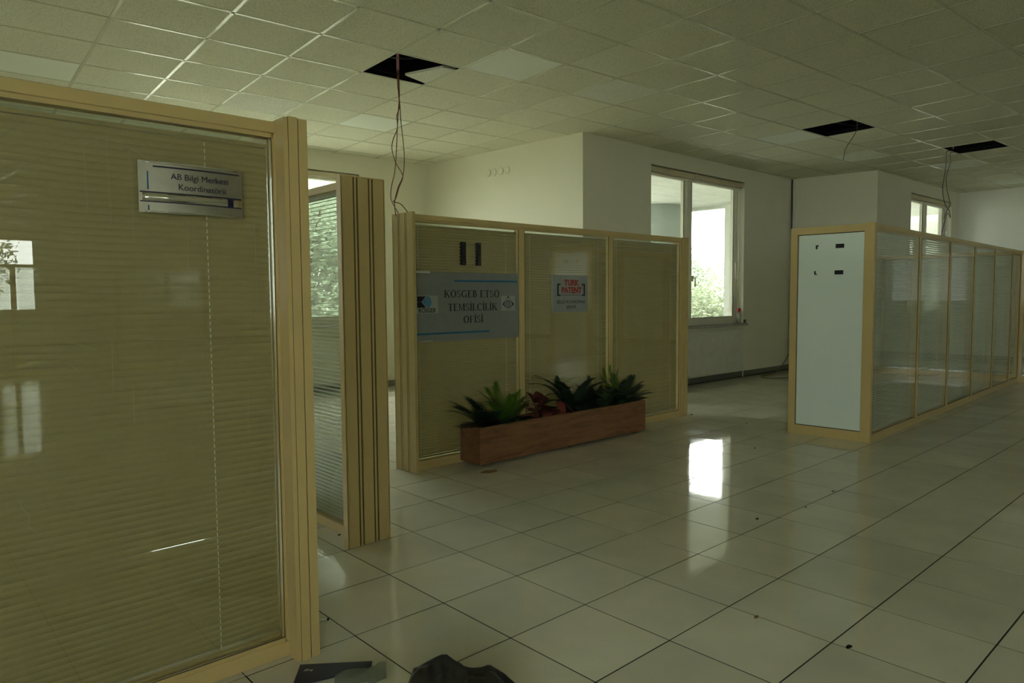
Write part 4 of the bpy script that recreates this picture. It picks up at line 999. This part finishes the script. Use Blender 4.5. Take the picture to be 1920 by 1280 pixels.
# dark bag and pale sack behind the side glass
db = empty('rubbish_bag', (.75, 1.56, 0), label='dark rounded bag behind the side glass beside the fluted pillar', cat='bag')
lump('b', (0, 0, .13), (.13, .19, .17), M_BAG, 5, .18).build('bag_body', M_BAG, db)
ps = empty('plastic_sack', (.685, 1.27, 0), label='pale crumpled plastic sack behind the side glass, right of the dark bag', cat='bag')
lump('b', (0, 0, .14), (.075, .08, .15), M_WHITE, 9, .25).build('sack_body', M_BOTTLE, ps)

# ================================================================== OUTDOORS
structure('ground_1', MB().box(-90, 110, -80, 110, -4.4, -4.2), M_GROUND)
sf = empty('porch_soffit', (5.06, 3.5, 3.02), label='white panelled porch soffit seen through the window behind the planter partition', cat='soffit')
MB().box(0, 6.44, .02, 5.0, .02, .30).build('soffit_slab', M_CONC, sf)
sp_me = MB().cbox(-.295, .295, -.295, .295, 0, .019, .004).mesh('panel', M_SOFF)
for i in range(10):
    for j in range(8): link('panel', sp_me, sf, (.3+.6*i, .35+.6*j, 0))
MB().box(6.44, 6.58, .02, 5.0, -.05, .34).build('fascia', M_CONC, sf)
sf2 = empty('porch_soffit', (13.2, 2.40, 3.02), label='pale porch soffit seen through the far window above the cubicle', cat='soffit')
MB().box(0, 3.8, 0, 2.2, .02, .30).build('soffit_slab', M_CONC, sf2)
for i in range(6):
    for j in range(3): link('panel', sp_me, sf2, (.35+.6*i, .35+.6*j, 0))
tag(MB().box(17.2, 17.4, 1.9, 5.6, -4.2, 3.3).build('outer_wall', M_CONC), 'pale outer wall seen through the far window above the cubicle', 'wall')
cl = MB().lathe([(.62, -4.2), (.62, 3.015)], (10.72, 6.52, 0), 40)
tag(cl.build('round_column', M_GREYCOL), 'grey round column outside under the porch soffit', 'column')
tag(MB().cbox(11.33, 11.42, 5.18, 5.29, -4.2, 3.015, .02).build('square_pillar', M_CONC), 'white square pillar outside at the right of the window view', 'column')
structure('outdoor_deck', MB().box(4.9, 11.6, 3.52, 8.5, -.35, -.15), M_CONC)  # unseen deck, kept pale to bounce light onto the soffit

def tree(name, x, y, z0, trunk_h, crown, n, leaf, mat, label, seed, group='trees outside the windows', sparse=0.):
    rg = random.Random(seed); e = empty(name, (x, y, z0), label=label, cat='tree', group=group)
    tk = MB(); tk.tube([(0, 0, 0), (.1, .05, trunk_h*.5), (.0, .1, trunk_h)], .22, 8, taper=.6)
    lf = MB(); cr = crown; blobs = []
    for k in range(15):
        a = rg.uniform(0, 2*pi); r = cr[0]*sqrt(rg.random())*.72; h = rg.uniform(-.6, .75)*cr[1]
        c = Vector((r*cos(a), r*sin(a), trunk_h+cr[1]*.55+h)); blobs.append((c, rg.uniform(.35, .6)*cr[0])); tk.tube(spline([(0, .1, trunk_h*.85), (c.x*.4, c.y*.4, trunk_h+(c.z-trunk_h)*.6), c], 4), .05, 5, taper=.25)
    for k in range(int(n*2.2)):
        c, R_ = rg.choice(blobs); d = Vector((rg.gauss(0, 1), rg.gauss(0, 1), rg.gauss(0, .8))).normalized(); p = c+d*R_*(rg.random()**.33)
        u = Vector((rg.gauss(0, 1), rg.gauss(0, 1), rg.gauss(0, .6))).normalized(); w = u.orthogonal().normalized(); s = leaf*.62*rg.uniform(.6, 1.3)
        lf.add([p-u*s, p+w*s*.45, p+u*s, p-w*s*.45], [(0, 1, 2, 3)])
    tk.build('trunk', M_BARK, e); tag(lf.build('foliage', mat, e), kind='stuff')
tree('leafy_tree', 6.4, 13.5, -4.2, 4.2, (2.9, 2.8), 14000, .13, M_TREE[0], 'dense green tree outside the window left of the fluted pillar', 1)
tree('leafy_tree', .2, 15.5, -4.2, 4.0, (2.6, 2.8), 7000, .13, M_TREE[1], 'paler green tree beside the dense tree outside the left window', 2)
tree('leafy_tree', 10.5, 19.5, -4.2, 4.5, (3.2, 4.0), 5000, .14, M_TREE[2], 'tall thin-topped tree behind the dense tree outside the left window', 3)
tree('leafy_tree', 20.2, 11.8, -4.2, 2.8, (2.6, 1.9), 9000, .13, M_TREE[1], 'sunlit yellow-green tree low in the view of the middle window', 4)
tree('leafy_tree', 24.5, 15.5, -4.2, 3.6, (2.8, 2.4), 8000, .15, M_TREE[0], 'darker tree left of the sunlit one in the middle window view', 5)
tree('leafy_tree', 25.5, 7.5, -4.2, 2.6, (2.6, 2.2), 5000, .15, M_TREE[2], 'low tree mostly hidden behind the white outdoor pillar', 6)
tree('leafy_tree', -.2, -27.0, -4.2, 3.8, (2.8, 3.0), 6000, .15, M_TREE[1], 'tree behind the camera, seen only as a reflection in the left glass', 7)
tree('leafy_tree', -9.5, 12.0, -4.2, 4.0, (2.6, 2.6), 3000, .16, M_TREE[0], 'tree outside beyond the left partition', 8)
